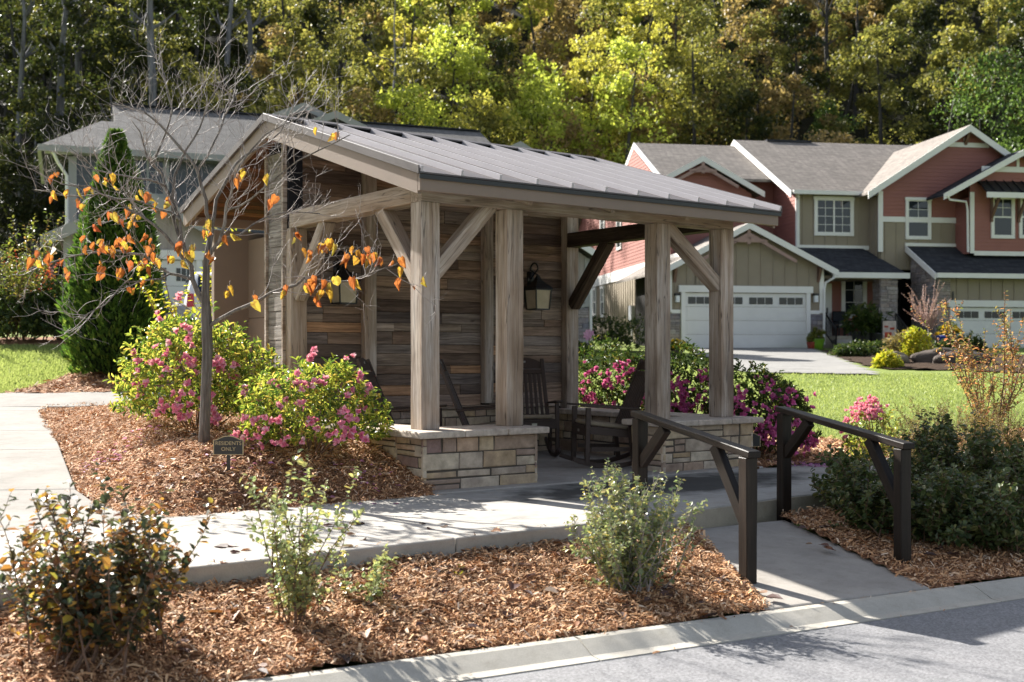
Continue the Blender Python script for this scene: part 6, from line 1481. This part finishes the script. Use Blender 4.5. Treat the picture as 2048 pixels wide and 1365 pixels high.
for i, (px, Y, rx, h_, mat, lab) in enumerate(((1812, 36.5, .75, .95, 'tan_leaf', 'brown dried shrub left of the yellow one in the border'), (1832, 36.0, .55, 1.0, 'yellow_leaf', 'bright yellow shrub in the border before the twiggy tree'), (1735, 39, .9, .55, 'dark_leaf', 'low dark border shrub below the porch steps'), (1700, 38, .7, .45, 'dark_leaf', 'low dark shrub nearest the driveway'), (1775, 31, .4, .45, 'yellow_leaf', 'small yellow-green clump at the lawn corner'), (1905, 39.5, .6, .7, 'dark_leaf', 'dark border shrub under the blue pot'), (1940, 38.5, .55, .75, 'dark_leaf', 'round dark shrub at the white garage door'),
      (1212, 43, 1.0, 1.5, 'dark_leaf', 'dark green bush against the sunlit side wall'), (1272, 42, 1.15, 1.35, 'dark_leaf', 'dark green bush below the meter box'), (1160, 38.2, .4, .5, 'dark_leaf', 'small bush at the grey garage corner'))):
    dome_shrub('border_shrub', lab, 'shrub', place(px, 715, Y), rx, rx * .8, h_, 150, 6, .13, .06, M[mat], 90 + i, 'shrubs in the townhouse borders', stems=8)
for i, (px, py, Y, s_) in enumerate(((1788, 735, 33.5, .42), (1895, 728, 33.5, .62), (1925, 733, 33, .5))):
    p = place(px, py, Y); boulder('boulder', ['tan block of stone in the border beside the yellow clump', 'long shade-darkened boulder in the border', 'shade-darkened boulder next to the long one'][i], (p.x, p.y, p.z + .1), s_ * (1.6 if i else 1), s_ * .7, s_ * .55, 100 + i, m_plain('shaded_rock', (.07, .055, .045), .9) if i else m_plain('tan_rock', (.20, .165, .11), .9))  # the two larger boulders carry the border's shade in their colour
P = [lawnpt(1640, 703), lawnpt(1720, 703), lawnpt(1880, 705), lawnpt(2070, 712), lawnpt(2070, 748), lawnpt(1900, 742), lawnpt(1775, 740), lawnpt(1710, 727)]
o = sheet('mulch_bed', [(p.x, p.y) for p in P], .3, M['soil_shaded'], .04, .02); tag(o, 'shaded planting bed in front of the townhouse porch', 'mulch bed', kind='structure')

# ------------------------------------------------------------------ the wooded hillside
def crown_arrays(r, h, rad, z0, ncl, per, leaf, shape=1.0):
    """foliage clumps through the crown's volume"""
    zc = r.uniform(0, 1, ncl); pr = np.sin(np.pi * np.clip(zc * .86 + .12, 0, 1)) ** .7; a = r.uniform(0, 6.283, ncl); q = np.sqrt(r.uniform(.12, 1, ncl)) * pr * rad
    C = np.stack([q * np.cos(a), q * np.sin(a), z0 + zc * (h - z0)], -1); cr = r.uniform(.45, 1.0, ncl) * rad * .36
    P = np.repeat(C, per, 0) + rvec(r, ncl * per) * (np.repeat(cr, per)[:, None] * r.uniform(.25, 1, (ncl * per, 1)) ** .5) * np.array([1, 1, .7])
    n = len(P); D = rvec(r, n); D[:, 2] -= .25; N = rvec(r, n) + np.array([0, 0, .7]); s = leaf * r.uniform(.6, 1.35, n)
    return P, D, N, s, s * r.uniform(.5, .8, n)
def tree_mesh(seed, h, rad, z0f, ncl, per, leaf, lean=0, bare=False, r0=None):
    r = np.random.default_rng(seed); mb = MB(); n = 9; x = np.cumsum(r.normal(0, .12, n)); x -= x[0]; y = np.cumsum(r.normal(0, .12, n)); y -= y[0]
    tp = [(x[i], y[i], -1.5 + (h * .93 + 1.5) * i / (n - 1)) for i in range(n)]; rr = r0 or h * .011; mb.tube(tp, [rr * (1.25 - 1.1 * i / (n - 1)) for i in range(n)], 7)
    for k in range(9 if not bare else 16):
        f = r.uniform(z0f, .9); i = int(f * (n - 1)); p = np.array(tp[i]); a = r.uniform(0, 6.283)
        st = grow(r, p, (math.cos(a), math.sin(a), .7), rad * r.uniform(.6, 1.0), 5, .18, (0, 0, .12)); mb.tube(st, np.linspace(rr * .35, rr * .08, 6), 5)
        if bare:
            for _ in range(4): s2 = grow(r, st[r.integers(1, 5)], rvec(r, 1)[0] + [0, 0, .6], rad * .5, 4, .2, (0, 0, .1)); mb.tube(s2, np.linspace(rr * .12, rr * .03, 5), 3)
    tr = npmesh('trunk', np.array(mb.v), mb.f, M['trunk'])
    fo = Foliage(); fo.add(*crown_arrays(r, h, rad, h * z0f, ncl, per, leaf), 'quad'); cr = fo.build('crown', FT['olive'])
    for o in (tr, cr): COL.objects.unlink(o)
    return tr.data, cr.data
PROT = [tree_mesh(200 + i, h_, rad, zf, ncl, per, lf) for i, (h_, rad, zf, ncl, per, lf) in enumerate(((13, 3.2, .22, 50, 110, .235), (16, 3.6, .30, 54, 112, .25), (11, 3.4, .12, 48, 112, .235), (18, 3.2, .42, 40, 80, .30), (9, 3.0, .05, 48, 108, .225), (12, 4.6, .08, 90, 105, .20)))]
THIN = [tree_mesh(220 + i, h_, 2.6, .62, 16, 60, .28, r0=rr) for i, (h_, rr) in enumerate(((24, .34), (26, .38), (22, .27)))]
BARE = tree_mesh(230, 15, 3.6, .35, 8, 18, .22, bare=True, r0=.14)
def put_tree(name, lab, proto, loc, sc, mat, group, rz=0.0, pale=False):
    t = thing(name, lab, 'tree', loc, rz, group); t.scale = (sc[0], sc[0], sc[1])
    for nm, me in (('trunk', proto[0]), ('crown', proto[1])):
        o = bpy.data.objects.new(nm, me); COL.objects.link(o); o.parent = t
        if nm == 'trunk' and pale: o.material_slots[0].link = 'OBJECT'; o.material_slots[0].material = M['trunk_pale']
        if nm == 'crown': o.material_slots[0].link = 'OBJECT'; o.material_slots[0].material = FT[mat]
    return t
HG_ = 'trees on the wooded hillside'
def tree_at(px, py_top, Y, proto, mat, lab, wscale=1.0, name='hillside_tree'):
    Y = Y + 13
    """tree whose top shows at the given pixel"""
    x = (px - 1024) / F * Y; zt = CZ - (py_top - HZ) / F * Y; z = gz(x, Y); me = proto[1]
    hh = max(v.co.z for v in me.vertices); s = max(.35, (zt - z) / hh)
    return put_tree(name, lab, proto, (x, Y, z - .2), (wscale * min(1.3, max(.7, s)), s), mat, HG_, random.uniform(0, 6.28), px < 800 and 'trunk' in lab or 'bare' in lab)
named = [  # px, top row, distance, prototype, foliage, label
    (105, -260, 62, THIN[0], 'dark', 'pale thick trunk rising above the left garage gable'), (158, -240, 70, THIN[1], 'dark', 'slim grey trunk second from the left edge'), (303, -300, 64, THIN[1], 'dark', 'tall pale trunk above the left end of the grey roof'), (265, -250, 72, THIN[2], 'dark', 'thin trunk just left of the tall pale one'), (455, -260, 70, THIN[2], 'dark', 'dark straight trunk over the middle of the grey roof'), (40, -200, 66, THIN[2], 'dark', 'dim trunk near the left edge of the woods'), (512, -220, 74, THIN[0], 'dark', 'grey trunk left of the bare tree'),
    (770, -60, 66, BARE, 'rust', 'bare grey tree with fine upswept twigs above the shelter ridge'),
    (905, 40, 68, PROT[0], 'lime', 'bright yellow-green tree crown standing out in the middle of the hillside'), (1000, 60, 74, PROT[3], 'dark', 'dark tree right of the bright yellow-green crown'), (820, 150, 63, PROT[2], 'lime', 'yellow-green low tree left of the bright crown'), (1085, 130, 66, PROT[4], 'lime', 'yellow-green low tree right of the dark trunk'), (1180, 60, 70, PROT[1], 'yellow', 'golden tree above the right end of the shelter roof'), (1290, -60, 74, PROT[1], 'yellow', 'tall golden tree at the upper middle right'), (1260, 130, 70, PROT[2], 'rust', 'rusty brown tree below the tall golden one'), (1395, 60, 76, PROT[0], 'olive', 'olive tree with gold flecks above the red gable bay'), (1520, 20, 78, PROT[1], 'olive', 'olive tree above the middle of the brown roof'), (1440, 190, 74, PROT[4], 'rust', 'low rusty tree just behind the left roof ridge'), (1655, -120, 80, THIN[1], 'olive', 'tall dark trunk with olive leaves right of centre'), (1735, 60, 80, PROT[3], 'olive', 'narrow olive tree left of the green one'), (1660, 190, 76, PROT[4], 'green', 'low green tree behind the middle roof ridge'),
    (1985, 85, 63, PROT[5], 'green', 'bright green tree behind the big red gable', .85), (2075, 190, 62.5, PROT[5], 'green', 'green tree cut off by the right edge'), (1850, 60, 84, PROT[1], 'dark', 'dark tree between the olive and the bright green one'), (1860, 210, 76, PROT[4], 'dark', 'low dark tree left of the bright green one'), (680, 40, 66, PROT[1], 'olive', 'olive tree above the two grey dormers'), (600, 60, 64, PROT[0], 'olive', 'dull olive tree left of the dormers'), (540, 160, 62, PROT[4], 'olive', 'low olive tree behind the grey ridge'), (405, 120, 62, PROT[0], 'olive', 'olive tree between two trunks over the grey roof'), (350, 60, 68, PROT[1], 'olive', 'green-gold tree high on the left slope'),
    (75, 160, 61, PROT[1], 'dark', 'dark shaded tree left of the pale trunk'), (180, 230, 60, PROT[4], 'dark', 'dark undergrowth tree behind the grey house end'), (15, 300, 60, PROT[2], 'dark', 'dark shaded tree at the far left edge'), (230, 20, 66, PROT[0], 'dark', 'dark tree high between the left trunks'), (960, 190, 62, PROT[4], 'olive', 'low olive tree right above the end of the grey roof'), (1130, 215, 64, PROT[4], 'rust', 'low brownish tree over the shelter roof end')]
for a in named: tree_at(*a)
# the rest of the wood reads as one mass
def forest():
    r = np.random.default_rng(99); groups = {k: Foliage() for k in FT}; mb = MB()
    rows = [(77, 4.6), (84, 4.9), (92, 5.3), (102, 5.8), (112, 6.0), (124, 6.4), (138, 7.0), (152, 7.5)]
    for Y, sp in rows:
        xm = Y * .50; x = -xm
        while x < xm:
            yy = Y + r.uniform(-3, 3); xx = x + r.uniform(-1.2, 1.2)
            x += sp
            if xx > 2.5 and yy < 78: continue
            if xx <= 2.5 and yy < 74: yy = 74.5
            px = 1024 + F * xx / yy; h_ = r.uniform(10, 17); rad = r.uniform(2.6, 4.0); z = gz(xx, yy); k = 92
            if px < 520: mat = r.choice(['dark', 'dark', 'dark', 'olive'])
            elif px < 800: mat = r.choice(['olive', 'olive', 'dark', 'rust'])
            elif px < 1420: mat = r.choice(['yellow', 'olive', 'lime', 'rust', 'olive'])
            elif px < 1800: mat = r.choice(['olive', 'olive', 'dark', 'rust'])
            else: mat = r.choice(['dark', 'green', 'olive', 'dark'])
            P, D, N, s, w_ = crown_arrays(r, h_, rad, h_ * r.uniform(.03, .25), 34, k, .265 * Y / 75)
            groups[mat].add(P + np.array([xx, yy, z]), D, N, s, w_, 'quad')
            mb.tube([(xx, yy, z - 1), (xx + r.normal(0, .3), yy, z + h_ * .5), (xx + r.normal(0, .5), yy, z + h_ * .9)], [.2, .14, .05], 5)
    V = []; Fq = []; mi = []; n = 0; mats = []
    for i, (k, fo) in enumerate(groups.items()):
        mats.append(FT[k])
        if not fo.V: continue
        v = np.concatenate(fo.V); f = np.concatenate(fo.F); V.append(v); Fq.append(f + n); n += len(v); mi.append(np.full(len(f), i))
    tf = [f for f in mb.f if len(f) == 4]; V.append(np.array(mb.v)); Fq.append(np.array(tf) + n); mi.append(np.full(len(tf), len(mats))); mats.append(M['trunk'])
    o = npmesh('forest', np.concatenate(V), np.concatenate(Fq).astype(np.int32), mats, np.concatenate(mi)); tag(o, 'autumn wood covering the hillside behind the houses', 'forest', kind='stuff')
forest()
SUNAZ, SUNEL, SUNS, SKYS, EXPO = 45, 33.8, 5.0, .066, 1.62
# ------------------------------------------------------------------ light and camera
w = bpy.data.worlds.new('World'); scene.world = w; w.use_nodes = True
nt = w.node_tree; nt.nodes.clear()
sky = nt.nodes.new('ShaderNodeTexSky'); sky.sky_type = 'NISHITA'; sky.sun_disc = False
SUN_AZ, SUN_EL = R(SUNAZ), R(SUNEL)                  # azimuth measured to the left of the view direction
sky.sun_elevation = SUN_EL; sky.sun_rotation = -SUN_AZ
bg = nt.nodes.new('ShaderNodeBackground'); bg.inputs[1].default_value = SKYS
ou = nt.nodes.new('ShaderNodeOutputWorld'); sky.dust_density = 2.0; sky.ozone_density = .6
hs = nt.nodes.new('ShaderNodeHueSaturation'); hs.inputs['Saturation'].default_value = .62; nt.links.new(sky.outputs[0], hs.inputs['Color']); nt.links.new(hs.outputs[0], bg.inputs[0]); nt.links.new(bg.outputs[0], ou.inputs[0])
sd = bpy.data.lights.new('sun', 'SUN'); sd.energy = SUNS; sd.angle = R(.53); sd.color = (1, .955, .88)
so = bpy.data.objects.new('sun', sd); COL.objects.link(so)
dirv = Vector((-math.sin(SUN_AZ) * math.cos(SUN_EL), math.cos(SUN_AZ) * math.cos(SUN_EL), math.sin(SUN_EL)))
so.rotation_euler = dirv.to_track_quat('Z', 'Y').to_euler(); so.location = dirv * 60
cam = bpy.data.cameras.new('camera'); co = bpy.data.objects.new('camera', cam); COL.objects.link(co)
co.location = (0, 0, CZ); co.rotation_euler = (R(90), 0, 0)
cam.sensor_width = 36; cam.lens = F / 2048 * 36; cam.shift_y = (HZ - 682.5) / 2048
cam.clip_start = .05; cam.clip_end = 1500
cam.dof.use_dof = True; cam.dof.focus_distance = 10.0; cam.dof.aperture_fstop = 2.6
scene.camera = co
scene.render.engine = 'CYCLES'
cy = scene.cycles
cy.use_denoising = True
try: cy.denoiser = 'OPENIMAGEDENOISE'; cy.denoising_input_passes = 'RGB_ALBEDO_NORMAL'
except Exception: pass
cy.max_bounces = 7; cy.diffuse_bounces = 4; cy.glossy_bounces = 3; cy.transmission_bounces = 6; cy.sample_clamp_indirect = 6
cy.use_adaptive_sampling = True; cy.adaptive_threshold = .015
vs = scene.view_settings; vs.view_transform = 'Standard'; vs.look = 'None'; vs.gamma = 1.0; vs.exposure = EXPO; vs.use_curve_mapping = False
